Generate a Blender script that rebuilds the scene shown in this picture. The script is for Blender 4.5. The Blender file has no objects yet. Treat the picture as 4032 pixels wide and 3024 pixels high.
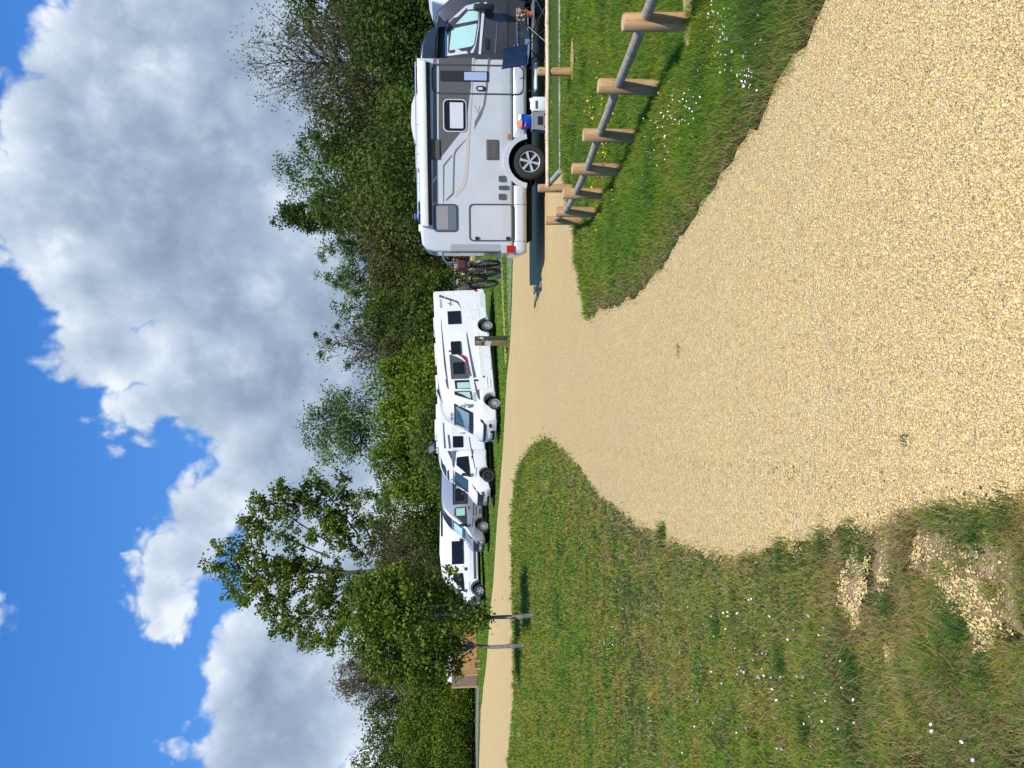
import bpy, bmesh, math, random
import numpy as np
from mathutils import Vector, Matrix, geometry
random.seed(7)
rng = np.random.default_rng(11)
R = math.radians
scene = bpy.context.scene
COL = scene.collection

# ------------------------------------------------------------------ camera (the photograph was taken with the phone turned sideways)
CAMZ, PITCH, ROLL, F = 1.6, R(4.42), R(0.8), 3028.0
fw = Vector((0, math.cos(PITCH), -math.sin(PITCH)))
rt0 = Vector((1, 0, 0)); up0 = rt0.cross(fw)
rt = rt0 * math.cos(ROLL) - up0 * math.sin(ROLL)
up = up0 * math.cos(ROLL) + rt0 * math.sin(ROLL)
cam_d = bpy.data.cameras.new("camera"); cam = bpy.data.objects.new("camera", cam_d); COL.objects.link(cam)
mw = Matrix.Identity(4)
for i, a in enumerate((-up, rt, -fw)):
    for j in range(3): mw[j][i] = a[j]
mw.translation = Vector((0, 0, CAMZ))
cam.matrix_world = mw
cam_d.sensor_width = 36; cam_d.lens = 36 * F / 4032; cam_d.clip_start = .05; cam_d.clip_end = 3000
scene.camera = cam
# ------------------------------------------------------------------ sun, exposure
SUN_EL = R(55); sun_h = Vector((.30, -.95, 0)).normalized()
to_sun = (sun_h * math.cos(SUN_EL) + Vector((0, 0, math.sin(SUN_EL)))).normalized()
sd = bpy.data.lights.new("sun", 'SUN'); sd.energy = 5.0; sd.angle = R(.53); sd.color = (1, .955, .88)
so = bpy.data.objects.new("sun", sd); COL.objects.link(so)
so.rotation_euler = (-to_sun).to_track_quat('-Z', 'Y').to_euler()
scene.view_settings.view_transform = 'Standard'; scene.view_settings.look = 'None'
scene.view_settings.exposure = 0.17; scene.view_settings.gamma = 1
cy = scene.cycles
cy.max_bounces = 6; cy.diffuse_bounces = 3; cy.glossy_bounces = 3; cy.transmission_bounces = 4; cy.transparent_max_bounces = 8
cy.use_denoising = True; cy.sample_clamp_indirect = 4

def pxdir(X, Y):
    return (fw * F + rt * ((3024 - Y) - 1512) - up * (X - 2016))
def at(X, Y, d):                       # point whose forward distance (world y) is d
    v = pxdir(X, Y); return Vector((0, 0, CAMZ)) + v * (d / v.y)

# ------------------------------------------------------------------ node helpers
class NT:
    def __init__(s, tree):
        s.t = tree; s.n = tree.nodes; s.l = tree.links
    def add(s, typ, **kw):
        n = s.n.new(typ)
        for k, v in kw.items(): setattr(n, k, v)
        return n
    def set(s, sock, v):
        if hasattr(v, 'is_output') or isinstance(v, bpy.types.NodeSocket): s.l.new(v, sock)
        else: sock.default_value = v
    def m(s, op, a, b=0.0, c=0.0, clamp=False):
        n = s.add('ShaderNodeMath', operation=op, use_clamp=clamp)
        s.set(n.inputs[0], a); s.set(n.inputs[1], b); s.set(n.inputs[2], c)
        return n.outputs[0]
    def noise(s, vec, scale, detail=4, rough=.55, dist=0, dim='3D'):
        n = s.add('ShaderNodeTexNoise', noise_dimensions=dim)
        if vec is not None: s.l.new(vec, n.inputs['Vector'])
        n.inputs['Scale'].default_value = scale; n.inputs['Detail'].default_value = detail
        n.inputs['Roughness'].default_value = rough; n.inputs['Distortion'].default_value = dist
        return n.outputs[0]
    def voro(s, vec, scale, feature='F1', out='Distance'):
        n = s.add('ShaderNodeTexVoronoi', feature=feature)
        if vec is not None: s.l.new(vec, n.inputs['Vector'])
        n.inputs['Scale'].default_value = scale
        return n.outputs[out]
    def ramp(s, fac, stops, interp='LINEAR'):
        n = s.add('ShaderNodeValToRGB'); e = n.color_ramp.elements; n.color_ramp.interpolation = interp
        while len(e) < len(stops): e.new(.5)
        for i, (p, c) in enumerate(stops):
            e[i].position = p; e[i].color = (*c, 1) if len(c) == 3 else c
        s.set(n.inputs[0], fac); return n.outputs[0]
    def mix(s, f, a, b, blend='MIX'):
        n = s.add('ShaderNodeMix', data_type='RGBA', blend_type=blend)
        s.set(n.inputs[0], f)
        for i, v in ((6, a), (7, b)):
            if isinstance(v, (tuple, list)): n.inputs[i].default_value = (*v[:3], 1)
            else: s.l.new(v, n.inputs[i])
        return n.outputs[2]
    def maprange(s, v, a, b, c=0., d=1., smooth=True):
        n = s.add('ShaderNodeMapRange', interpolation_type='SMOOTHSTEP' if smooth else 'LINEAR')
        s.set(n.inputs['Value'], v)
        n.inputs['From Min'].default_value = a; n.inputs['From Max'].default_value = b
        n.inputs['To Min'].default_value = c; n.inputs['To Max'].default_value = d
        return n.outputs[0]
    def bump(s, h, strength=.5, dist=.01, normal=None):
        n = s.add('ShaderNodeBump'); n.inputs['Strength'].default_value = strength; n.inputs['Distance'].default_value = dist
        s.l.new(h, n.inputs['Height'])
        if normal is not None: s.l.new(normal, n.inputs['Normal'])
        return n.outputs[0]

# ------------------------------------------------------------------ world: Nishita light, blue sky with broken cumulus fixed in world directions
w = bpy.data.worlds.new("World"); scene.world = w; w.use_nodes = True
t = NT(w.node_tree); t.n.clear()
sky = t.add('ShaderNodeTexSky', sky_type='NISHITA'); sky.sun_disc = False
sky.sun_elevation = SUN_EL; sky.sun_rotation = math.atan2(sun_h.x, sun_h.y); sky.air_density = 1.0; sky.dust_density = .4; sky.ozone_density = 2.5
tc = t.add('ShaderNodeTexCoord'); sx = t.add('ShaderNodeSeparateXYZ'); t.l.new(tc.outputs['Generated'], sx.inputs[0])
az = t.m('ARCTAN2', sx.outputs[0], sx.outputs[1]); el = t.m('ARCSINE', sx.outputs[2])
def pix_ae(x, y):                       # display pixel -> azimuth, elevation in the world
    v = pxdir(x * 4032 / 2212, y * 4032 / 2212).normalized(); return math.atan2(v.x, v.y), math.asin(v.z)
K = 4032 / 2212 / F
cv = t.add('ShaderNodeCombineXYZ'); t.l.new(az, cv.inputs[0]); t.l.new(el, cv.inputs[1])
n1 = t.noise(cv.outputs[0], 5.0, 8, .56, .15); n2 = t.noise(cv.outputs[0], 14, 7, .6, .25)
blobs = [  # display x (down in the world), y, half size along x, half size along y, weight
 (265,300,215,250,1),(150,470,165,150,1),(85,350,70,70,1),(90,530,95,110,1),(190,620,120,130,1),(250,760,150,110,1),(290,880,95,85,1),(300,950,60,50,.9),(430,830,130,120,1),
 (480,420,300,420,1),(640,250,170,480,1),(560,750,220,240,1),(620,1000,190,150,1),(500,1050,80,80,1),(440,1120,100,100,1),(400,1200,98,95,1),
 (352,1285,92,82,1),(310,1300,42,40,1),(345,1350,60,50,1),(385,1385,30,22,.6),(640,1200,150,220,1),(505,1430,75,95,1),(450,1440,34,50,1),(520,1600,75,90,1),(620,1520,170,280,1),
 (205,60,85,100,1),(370,60,230,180,1),(4,350,30,26,.7),(800,800,260,900,1),(22,1335,40,45,.34),(410,1560,40,24,.4)]
field = None
for (x, y, a, b, wt) in blobs:
    A, E_ = pix_ae(x, y)
    dx = t.m('MULTIPLY', t.m('SUBTRACT', az, A), 1 / (b * K)); dy = t.m('MULTIPLY', t.m('SUBTRACT', el, E_), 1 / (a * K))
    d2 = t.m('ADD', t.m('MULTIPLY', dx, dx), t.m('MULTIPLY', dy, dy))
    g = t.m('MULTIPLY', t.m('SUBTRACT', 1.0, t.m('SQRT', d2)), min(a, b) * K / .038)
    g = t.m('ADD', t.m('MINIMUM', g, 1.7 if wt == 1 else wt), 0)
    field = g if field is None else t.m('SMOOTH_MAX', field, g, .25)
# the rest of the sky dome (never seen by this camera): plain broken cloud
far = t.m('SUBTRACT', t.m('MULTIPLY', t.noise(tc.outputs['Generated'], 2.2, 5, .55), 4), 2.7)
side = t.maprange(t.m('ABSOLUTE', az), .62, .95)
mf = t.add('ShaderNodeMix', data_type='FLOAT'); t.l.new(side, mf.inputs[0]); t.l.new(field, mf.inputs[2]); t.l.new(far, mf.inputs[3])
fld = mf.outputs[0]
wv_ = t.add('ShaderNodeVectorMath', operation='ADD'); t.l.new(cv.outputs[0], wv_.inputs[0])
wn_ = t.add('ShaderNodeTexNoise'); t.l.new(cv.outputs[0], wn_.inputs[0]); wn_.inputs['Scale'].default_value = 11; wn_.inputs['Detail'].default_value = 4
ws_ = t.add('ShaderNodeVectorMath', operation='SCALE'); t.l.new(wn_.outputs[1], ws_.inputs[0]); ws_.inputs['Scale'].default_value = .07; t.l.new(ws_.outputs[0], wv_.inputs[1])
v1 = t.voro(wv_.outputs[0], 17); v2 = t.voro(wv_.outputs[0], 44); v3 = t.voro(wv_.outputs[0], 105)
puff = t.m('ADD', t.m('ADD', t.m('MULTIPLY', t.m('SUBTRACT', .42, v1), 1.0), t.m('MULTIPLY', t.m('SUBTRACT', .42, v2), .5)), t.m('MULTIPLY', t.m('SUBTRACT', .42, v3), .22))
nn = t.m('ADD', t.m('ADD', t.m('MULTIPLY', t.m('SUBTRACT', n1, .5), 1.5), t.m('MULTIPLY', t.m('SUBTRACT', n2, .5), .8)), puff)
F2 = t.m('ADD', fld, nn)
dens = t.maprange(F2, -.05, .48)
# cloud tone: bright rims and tops, grey-blue flat interiors
up_shift = t.add('ShaderNodeVectorMath', operation='ADD'); t.l.new(cv.outputs[0], up_shift.inputs[0]); up_shift.inputs[1].default_value = (.012, .045, 0)
n1b = t.noise(up_shift.outputs[0], 5.0, 8, .56, .15)
pale_tone = t.m('MULTIPLY', t.m('SUBTRACT', n1, n1b), 2.1)
n3 = t.noise(cv.outputs[0], 3.1, 6, .5, .3)
tone = t.m('ADD', t.m('ADD', pale_tone, t.m('MULTIPLY', t.m('SUBTRACT', n3, .5), .5)), t.maprange(F2, .05, 1.6, .90, .50))
tone = t.m('ADD', t.m('ADD', tone, t.m('MULTIPLY', t.m('SUBTRACT', n2, .5), .22)), t.m('MULTIPLY', puff, .38))
for (x, y, a, b, wt) in [(440, 560, 90, 190, -.22), (400, 880, 60, 60, -.12), (520, 380, 60, 200, -.05), (600, 780, 60, 120, -.15), (560, 1480, 60, 130, -.22), (350, 1300, 90, 90, .25), (230, 420, 130, 200, .10), (430, 1150, 70, 90, .12), (480, 70, 120, 110, .15), (90, 520, 80, 120, .12)]:
    A, E_ = pix_ae(x, y); dx = t.m('MULTIPLY', t.m('SUBTRACT', az, A), 1 / (b * K)); dy = t.m('MULTIPLY', t.m('SUBTRACT', el, E_), 1 / (a * K))
    g = t.m('EXPONENT', t.m('MULTIPLY', t.m('ADD', t.m('MULTIPLY', dx, dx), t.m('MULTIPLY', dy, dy)), -1.0)); tone = t.m('ADD', tone, t.m('MULTIPLY', g, wt))
ccol = t.ramp(tone, [(0, (.22, .29, .41)), (.3, (.30, .39, .52)), (.55, (.41, .50, .63)), (.78, (.55, .64, .77)), (1, (.79, .84, .91))])
blue = t.ramp(t.maprange(el, .0, .55, smooth=False), [(0, (.15, .39, .88)), (.45, (.085, .30, .80)), (1, (.035, .19, .62))])
# the sky's own light from the Nishita model, its colour seen through the deep blue of the photographed air
skc = t.add('ShaderNodeMix', data_type='RGBA', blend_type='MIX'); skc.inputs[0].default_value = .86
t.l.new(sky.outputs[0], skc.inputs[6])
sc_ = t.add('ShaderNodeVectorMath', operation='SCALE'); t.l.new(blue, sc_.inputs[0]); sc_.inputs['Scale'].default_value = 10.0
t.l.new(sc_.outputs[0], skc.inputs[7])
cl = t.add('ShaderNodeVectorMath', operation='SCALE'); t.l.new(ccol, cl.inputs[0]); cl.inputs['Scale'].default_value = 10.0
allc = t.mix(dens, skc.outputs[2], cl.outputs[0])
bg = t.add('ShaderNodeBackground'); t.l.new(allc, bg.inputs[0]); bg.inputs[1].default_value = .1
ow = t.add('ShaderNodeOutputWorld'); t.l.new(bg.outputs[0], ow.inputs[0])
w.cycles.sampling_method = 'MANUAL'; w.cycles.sample_map_resolution = 512

# ------------------------------------------------------------------ materials
MATS = {}
def mat(name, build):
    if name in MATS: return MATS[name]
    m = bpy.data.materials.new(name); m.use_nodes = True
    nt = NT(m.node_tree); bs = nt.n['Principled BSDF']; build(nt, bs); MATS[name] = m; return m
def simple(name, col, rough=.5, metal=0., coat=0., spec=.5, bump=0, bscale=40, var=.0, vscale=6):
    def b(nt, bs):
        bs.inputs['Roughness'].default_value = rough; bs.inputs['Metallic'].default_value = metal
        bs.inputs['Coat Weight'].default_value = coat; bs.inputs['Coat Roughness'].default_value = .06
        bs.inputs['Specular IOR Level'].default_value = spec
        tcn = nt.add('ShaderNodeTexCoord')
        if var:
            n = nt.noise(tcn.outputs['Object'], vscale, 5, .6)
            c = nt.mix(nt.maprange(n, .3, .7), tuple(x * (1 - var) for x in col), tuple(min(1, x * (1 + var)) for x in col))
            nt.l.new(c, bs.inputs['Base Color'])
        else: bs.inputs['Base Color'].default_value = (*col, 1)
        if bump: nt.l.new(nt.bump(nt.noise(tcn.outputs['Object'], bscale, 4), bump, .01), bs.inputs['Normal'])
    return mat(name, b)

# ------------------------------------------------------------------ object helpers
def tag(o, label=None, cat=None, group=None, kind=None):
    if label: o['label'] = label
    if cat: o['category'] = cat
    if group: o['group'] = group
    if kind: o['kind'] = kind
    return o
def empty(name, loc=(0, 0, 0), rz=0, mtx=None):
    o = bpy.data.objects.new(name, None); COL.objects.link(o); o.empty_display_size = .2
    if mtx is not None: o.matrix_world = mtx
    else: o.location = loc; o.rotation_euler = (0, 0, rz)
    return o
def link(name, me, m=None, parent=None, smooth=False, tint=None):
    o = bpy.data.objects.new(name, me); COL.objects.link(o)
    if m: me.materials.append(m)
    if smooth: me.shade_smooth()
    if parent: o.parent = parent
    return o
def np_mesh(name, V, Fc, m, parent=None, tint=None, smooth=False):
    V = np.asarray(V, np.float32).reshape(-1, 3); Fc = np.asarray(Fc, np.int32); nf, k = Fc.shape
    me = bpy.data.meshes.new(name)
    me.vertices.add(len(V)); me.vertices.foreach_set('co', V.ravel())
    me.loops.add(nf * k); me.loops.foreach_set('vertex_index', Fc.ravel())
    me.polygons.add(nf); me.polygons.foreach_set('loop_start', np.arange(0, nf * k, k, dtype=np.int32))
    if smooth: me.polygons.foreach_set('use_smooth', np.ones(nf, bool))
    if tint is not None:
        a = me.attributes.new('tint', 'FLOAT', 'FACE'); a.data.foreach_set('value', np.asarray(tint, np.float32))
    me.update(calc_edges=True)
    return link(name, me, m, parent)

class MB:
    """collects shapes; build() links them as one mesh object"""
    def __init__(s): s.v = []; s.f = []
    def add(s, V, Fs):
        b = len(s.v); s.v += [tuple(x) for x in V]; s.f += [tuple(i + b for i in f) for f in Fs]; return s
    def box(s, c, d, rot=None, bev=0):
        x, y, z = (q / 2 for q in d)
        if bev:
            bm = bmesh.new(); bmesh.ops.create_cube(bm, size=1)
            for v in bm.verts: v.co = Vector((v.co.x * d[0], v.co.y * d[1], v.co.z * d[2]))
            bmesh.ops.bevel(bm, geom=bm.edges[:], offset=bev, segments=2, affect='EDGES', profile=.5)
            V = [v.co.copy() for v in bm.verts]; bm.verts.index_update(); Fs = [[v.index for v in f.verts] for f in bm.faces]; bm.free()
        else:
            V = [Vector((a, b, e)) for a in (-x, x) for b in (-y, y) for e in (-z, z)]
            Fs = [(0, 1, 3, 2), (4, 6, 7, 5), (0, 4, 5, 1), (2, 3, 7, 6), (0, 2, 6, 4), (1, 5, 7, 3)]
        if rot is not None: V = [rot @ v for v in V]
        c = Vector(c); return s.add([v + c for v in V], Fs)
    def tube(s, pts, r, n=8, caps=True):
        pts = [Vector(p) for p in pts]; rs = r if isinstance(r, (list, tuple)) else [r] * len(pts)
        V = []; Fs = []; prev = None
        for i, p in enumerate(pts):
            d = (pts[min(i + 1, len(pts) - 1)] - pts[max(i - 1, 0)]).normalized()
            if prev is None:
                a = d.orthogonal().normalized()
            else:
                a = (prev - d * prev.dot(d)).normalized()
            prev = a; b = d.cross(a)
            for k in range(n):
                th = 2 * math.pi * k / n
                V.append(p + (a * math.cos(th) + b * math.sin(th)) * rs[i])
        for i in range(len(pts) - 1):
            for k in range(n):
                Fs.append((i * n + k, i * n + (k + 1) % n, (i + 1) * n + (k + 1) % n, (i + 1) * n + k))
        if caps: Fs += [tuple(range(n))[::-1], tuple((len(pts) - 1) * n + k for k in range(n))]
        return s.add(V, Fs)
    def lathe(s, prof, n=24, origin=(0, 0, 0), axis='Z'):
        V = []; Fs = []; o = Vector(origin); m = len(prof)
        for k in range(n):
            th = 2 * math.pi * k / n; c, sn = math.cos(th), math.sin(th)
            for (r_, h) in prof:
                if axis == 'Z': V.append(o + Vector((r_ * c, r_ * sn, h)))
                else: V.append(o + Vector((r_ * c, h, r_ * sn)))
        for k in range(n):
            k2 = (k + 1) % n
            for i in range(m - 1): Fs.append((k * m + i, k2 * m + i, k2 * m + i + 1, k * m + i + 1))
        return s.add(V, Fs)
    def prism(s, poly, y0, y1, axis='Y'):
        """poly in the plane (x,z) extruded along y"""
        n = len(poly)
        def P(a, b, y):
            return (a, y, b) if axis == 'Y' else ((y, a, b) if axis == 'X' else (a, b, y))
        V = [P(a, b, y0) for a, b in poly] + [P(a, b, y1) for a, b in poly]
        Fs = [tuple(range(n)), tuple(range(n, 2 * n))[::-1]] + [(i, (i + 1) % n, n + (i + 1) % n, n + i) for i in range(n)]
        return s.add(V, Fs)
    def build(s, name, m, parent=None, smooth=False, autos=None):
        me = bpy.data.meshes.new(name); me.from_pydata([tuple(v) for v in s.v], [], s.f)
        bm = bmesh.new(); bm.from_mesh(me); bmesh.ops.recalc_face_normals(bm, faces=bm.faces); bm.to_mesh(me); bm.free()
        o = link(name, me, m, parent)
        if smooth or autos:
            me.shade_smooth()
            a = math.cos(R(autos or 40))
            bm = bmesh.new(); bm.from_mesh(me)
            for e in bm.edges:
                if len(e.link_faces) == 2 and e.link_faces[0].normal.dot(e.link_faces[1].normal) < a: e.smooth = False
            bm.to_mesh(me); bm.free()
        return o
def text_mesh(name, txt, size, m, parent, mtx, extrude=.002, bold=0):
    cu = bpy.data.curves.new(name, 'FONT'); cu.body = txt; cu.size = size; cu.extrude = extrude; cu.align_x = 'CENTER'; cu.align_y = 'CENTER'; cu.offset = bold
    to = bpy.data.objects.new(name, cu); COL.objects.link(to)
    me = bpy.data.meshes.new_from_object(to); bpy.data.objects.remove(to); bpy.data.curves.remove(cu)
    me.name = name; me.transform(mtx); return link(name, me, m, parent)

# ------------------------------------------------------------------ terrain
_ys = np.array([-30, 0, 2, 5.5, 8.5, 11.5, 14, 16.7, 24, 30, 33, 36, 40, 44, 48, 60, 90, 600])
_es = np.array([1.5, 1.60, 1.66, 1.79, 1.89, 1.97, 2.02, 2.05, 2.10, 2.15, 2.20, 2.23, 2.17, 2.03, 1.92, 1.80, 1.78, 1.78])
_yg = np.arange(-30, 600, .25); _eg = np.interp(_yg, _ys, _es)
_k = np.hanning(15); _k /= _k.sum(); _eg = np.convolve(np.pad(_eg, 7, mode='edge'), _k, 'valid')
def zt(x, y):
    x = np.asarray(x, float); y = np.asarray(y, float)
    e = np.interp(y, _yg, _eg)
    s = np.clip((x + 14) / 14, 0, 1); s = s * s * (3 - 2 * s)
    rise = np.clip(y - 46, 0, 36) * .046 * s
    return CAMZ - e + rise
def ztf(x, y): return float(zt(x, y))
def gp(X, Y, off=0.):                  # where the ray through a photo pixel meets the ground
    v = pxdir(X, Y); v = v / v.y; lo = None; d = 1.2; prev = 1.2
    while d < 400:
        z = CAMZ + v.z * d
        if z <= ztf(v.x * d, d) + off:
            a, b = prev, d
            for _ in range(25):
                mid = (a + b) / 2
                if CAMZ + v.z * mid <= ztf(v.x * mid, mid) + off: b = mid
                else: a = mid
            d = b; break
        prev = d; d += max(.05, d * .01)
    return Vector((v.x * d, d, ztf(v.x * d, d)))
def pip(P, poly):
    """vectorised point in polygon"""
    P = np.asarray(P); x, y = P[:, 0], P[:, 1]; ins = np.zeros(len(P), bool); n = len(poly); j = n - 1
    for i in range(n):
        xi, yi = poly[i][:2]; xj, yj = poly[j][:2]
        c = ((yi > y) != (yj > y)) & (x < (xj - xi) * (y - yi) / (yj - yi + 1e-12) + xi)
        ins ^= c; j = i
    return ins
def densify(poly, step, jit=0.):
    out = []
    n = len(poly)
    for i in range(n):
        a = Vector(poly[i][:2]); b = Vector(poly[(i + 1) % n][:2]); L = (b - a).length
        st = step * max(1, min(a.length, b.length) / 8); k = max(1, int(L / st))
        for q in range(k):
            p = a.lerp(b, q / k); d = (b - a).normalized() if L > 1e-6 else Vector((1, 0)); nrm = Vector((-d.y, d.x))
            if jit: p = p + nrm * random.uniform(-jit, jit) * max(1, p.length / 10)
            out.append((p.x, p.y))
    return out
def sheet(name, poly, off, m, step=1.0, jit=0., kind='structure', dstep=.4, skirt=0):
    pts = densify(poly, dstep, jit); n = len(pts)
    arr = np.array(pts); x0, y0 = arr.min(0); x1, y1 = arr.max(0)
    gx, gy = [], []
    y = y0 + step * .5
    inner = []
    while y < y1:
        st = step * max(1, abs(y) / 10)
        xs = np.arange(x0 + st * .5, x1, st)
        if len(xs): inner += [(a, y) for a in xs]
        y += st
    inner = np.array(inner) if inner else np.zeros((0, 2))
    if len(inner): inner = inner[pip(inner, pts)]
    vv = [Vector(p) for p in pts] + [Vector(p) for p in inner]
    res = geometry.delaunay_2d_cdt(vv, [(i, (i + 1) % n) for i in range(n)], [tuple(range(n))], 1, 1e-5)
    V = [(p.x, p.y, ztf(p.x, p.y) + off) for p in res[0]]; Fs = [tuple(f) for f in res[2]]
    mb = MB(); mb.add(V, Fs)
    if skirt:
        b = len(V); mb.add([(p[0], p[1], ztf(*p) + off) for p in pts] + [(p[0], p[1], ztf(*p) + off - skirt) for p in pts], [(i, (i + 1) % n, n + (i + 1) % n, n + i) for i in range(n)])
    o = mb.build(name, m)
    me = o.data
    flip = [p for p in me.polygons if p.normal.z < 0]
    if len(flip) > len(me.polygons) / 2: me.flip_normals()
    tag(o, kind=kind); return o
# ------------------------------------------------------------------ ground materials
def m_ground(nt, bs):
    g = nt.add('ShaderNodeNewGeometry'); p = g.outputs['Position']
    a = nt.noise(p, .45, 5, .6); b = nt.noise(p, 5, 5, .65); c = nt.noise(p, 45, 4, .7)
    col = nt.ramp(nt.m('ADD', nt.m('MULTIPLY', a, .7), nt.m('MULTIPLY', b, .3)), [(.32, (.08, .125, .02)), (.5, (.115, .18, .03)), (.64, (.16, .21, .045)), (.8, (.20, .20, .065))])
    col = nt.mix(nt.maprange(c, .35, .75), nt.mix(.6, col, (.02, .035, .008)), col)
    nt.l.new(col, bs.inputs['Base Color']); bs.inputs['Roughness'].default_value = .9; bs.inputs['Specular IOR Level'].default_value = .15
    nt.l.new(nt.bump(nt.m('ADD', c, b), .9, .05), bs.inputs['Normal'])
M_ground = mat('lawn', m_ground)
def m_turf(nt, bs):      # earth and moss under the blades
    g = nt.add('ShaderNodeNewGeometry'); p = g.outputs['Position']
    a = nt.noise(p, 2.2, 5, .6); c = nt.noise(p, 60, 5, .7); e = nt.noise(p, 12, 5, .7)
    col = nt.ramp(a, [(.3, (.07, .09, .02)), (.5, (.12, .115, .04)), (.62, (.17, .125, .06)), (.75, (.14, .14, .045))])
    col = nt.mix(nt.maprange(c, .35, .7), (.028, .028, .012), col)
    col = nt.mix(nt.maprange(e, .60, .68), col, (.20, .15, .08))
    f_ = nt.noise(p, 150, 3, .7)
    col = nt.mix(nt.m('MULTIPLY', nt.maprange(nt.noise(p, 5.5, 4, .6), .56, .66), nt.maprange(f_, .4, .6)), col, (.46, .35, .20))
    nt.l.new(col, bs.inputs['Base Color']); bs.inputs['Roughness'].default_value = .95; bs.inputs['Specular IOR Level'].default_value = .1
    nt.l.new(nt.bump(nt.m('ADD', c, e), 1, .03), bs.inputs['Normal'])
M_turf = mat('turf', m_turf)
def m_gravel(nt, bs):
    g = nt.add('ShaderNodeNewGeometry'); p = g.outputs['Position']
    wv = nt.add('ShaderNodeVectorMath', operation='ADD'); nt.l.new(p, wv.inputs[0])
    wn = nt.add('ShaderNodeTexNoise'); nt.l.new(p, wn.inputs[0]); wn.inputs['Scale'].default_value = 60
    ws = nt.add('ShaderNodeVectorMath', operation='SCALE'); nt.l.new(wn.outputs[1], ws.inputs[0]); ws.inputs['Scale'].default_value = .012; nt.l.new(ws.outputs[0], wv.inputs[1])
    q = wv.outputs[0]
    vc = nt.voro(q, 92, 'F1', 'Color'); vd = nt.voro(q, 92, 'F1', 'Distance'); v2 = nt.voro(q, 48, 'F1', 'Color'); vd2 = nt.voro(q, 48, 'F1', 'Distance')
    se = nt.add('ShaderNodeSeparateColor'); nt.l.new(vc, se.inputs[0]); s2 = nt.add('ShaderNodeSeparateColor'); nt.l.new(v2, s2.inputs[0])
    col = nt.ramp(se.outputs[0], [(0, (0.400, 0.273, 0.104)), (.35, (0.541, 0.384, 0.151)), (.7, (0.635, 0.461, 0.190)), (.92, (0.741, 0.568, 0.268)), (.97, (0.729, 0.600, 0.363)), (1, (0.353, 0.278, 0.173))])
    col = nt.mix(nt.maprange(s2.outputs[1], .95, .98), col, (.34, .27, .17))
    col = nt.mix(nt.maprange(s2.outputs[0], .80, .9, 0, .5), col, (.68, .57, .37))
    big = nt.noise(p, .35, 4, .6); mid = nt.noise(p, 2.5, 4, .6)
    col = nt.mix(nt.maprange(nt.m('ADD', nt.m('MULTIPLY', big, .6), nt.m('MULTIPLY', mid, .4)), .36, .64, 0, 1), nt.mix(.22, col, (.46, .34, .20)), col)
    nt.l.new(col, bs.inputs['Base Color']); bs.inputs['Roughness'].default_value = .85; bs.inputs['Specular IOR Level'].default_value = .2
    h = nt.m('SUBTRACT', nt.m('MULTIPLY', se.outputs[1], .7), nt.m('ADD', nt.m('MULTIPLY', vd, 1.3), nt.m('MULTIPLY', vd2, .5)))
    nt.l.new(nt.bump(h, .75, .011), bs.inputs['Normal'])
M_gravel = mat('gravel', m_gravel)
M_asph = simple('asphalt', (.16, .165, .17), .9, bump=.3, bscale=60, var=.15)

# ------------------------------------------------------------------ ground sheet to the horizon
ysl = list(np.arange(-12, 30, .5)) + list(np.arange(30, 60, 1)) + list(np.arange(60, 110, 2.5)) + [115, 130, 160, 220, 300, 450, 700]
xsl = [-500, -300, -180, -120, -90] + list(np.arange(-70, -12, 4)) + list(np.arange(-12, 12.1, .75)) + list(np.arange(15, 70, 4)) + [90, 120, 180, 300, 500]
gx, gy = np.meshgrid(xsl, ysl); V = np.stack([gx, gy, zt(gx, gy)], -1).reshape(-1, 3); nx, ny = len(xsl), len(ysl)
Fq = [(j * nx + i, j * nx + i + 1, (j + 1) * nx + i + 1, (j + 1) * nx + i) for j in range(ny - 1) for i in range(nx - 1)]
tag(np_mesh('ground', V, Fq, M_ground, smooth=True), kind='structure')

def g2(*L): return [tuple(gp(X, Y)[:2]) for X, Y in L]
def dsp(L): return [(x * 4032 / 2212, y * 4032 / 2212) for x, y in L]
gravel_poly = [(-75, 110)] + g2((1887, 3024), (1894, 2800), (1916, 2598), (1942, 2300), (1958, 2060), (1975, 1850), (1990, 1600), (1996, 1500), (2008, 1380), (2016, 1200), (2022, 1000), (2022, 860)) + \
  [(9, 25.5), (16, 26), (16, 18.2)] + g2((2150, 0), (2151, 300), (2155, 600), (2163, 727), (2217, 670)) + [(6.5, 11.2), (7, 4), (7, -6), (-14, -6), (-40, 20), (-75, 40)]
o = sheet('gravel_path', gravel_poly, .012, M_gravel, 1.0, .03)
left_far = g2((2151, 1722), (2110, 1745), (2075, 1790), (2051, 1823), (2030, 1900), (2020, 2005), (2019, 2200), (2020, 2370), (2024, 2560), (2027, 2734), (2016, 2880), (2001, 3024))
left_near = g2(*dsp([(2212, 1085), (2100, 1110), (2000, 1112), (1950, 1135), (1900, 1150), (1850, 1148), (1800, 1162), (1750, 1172), (1700, 1188), (1650, 1205), (1600, 1210), (1550, 1206), (1500, 1193), (1450, 1172), (1400, 1148), (1350, 1112), (1300, 1075), (1260, 1020), (1232, 985), (1200, 958)]))
left_poly = left_far + [(-22, 33), (-30, 20), (-20, 0), (-3, -2.5), (-.9, -2), (-.2, 1.0)] + left_near
o = sheet('grass_verge', left_poly, .020, M_turf, .8, .045, dstep=.10)
right_px = g2(*dsp([(1285, 683), (1300, 667), (1330, 660), (1380, 636), (1405, 608), (1440, 570), (1455, 540), (1490, 485), (1530, 425), (1550, 400), (1600, 322), (1640, 272), (1680, 190), (1700, 160), (1745, 90), (1785, 0)]))
right_far = g2((2217, 0), (2218, 300), (2219, 660), (2233, 689), (2240, 760), (2255, 879), (2262, 893), (2269, 984), (2287, 1094), (2315, 1245))
right_poly = right_px + [(3.3, 2.9), (5.5, 1.2), (9, 1), (12, 13.2)] + right_far
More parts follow.
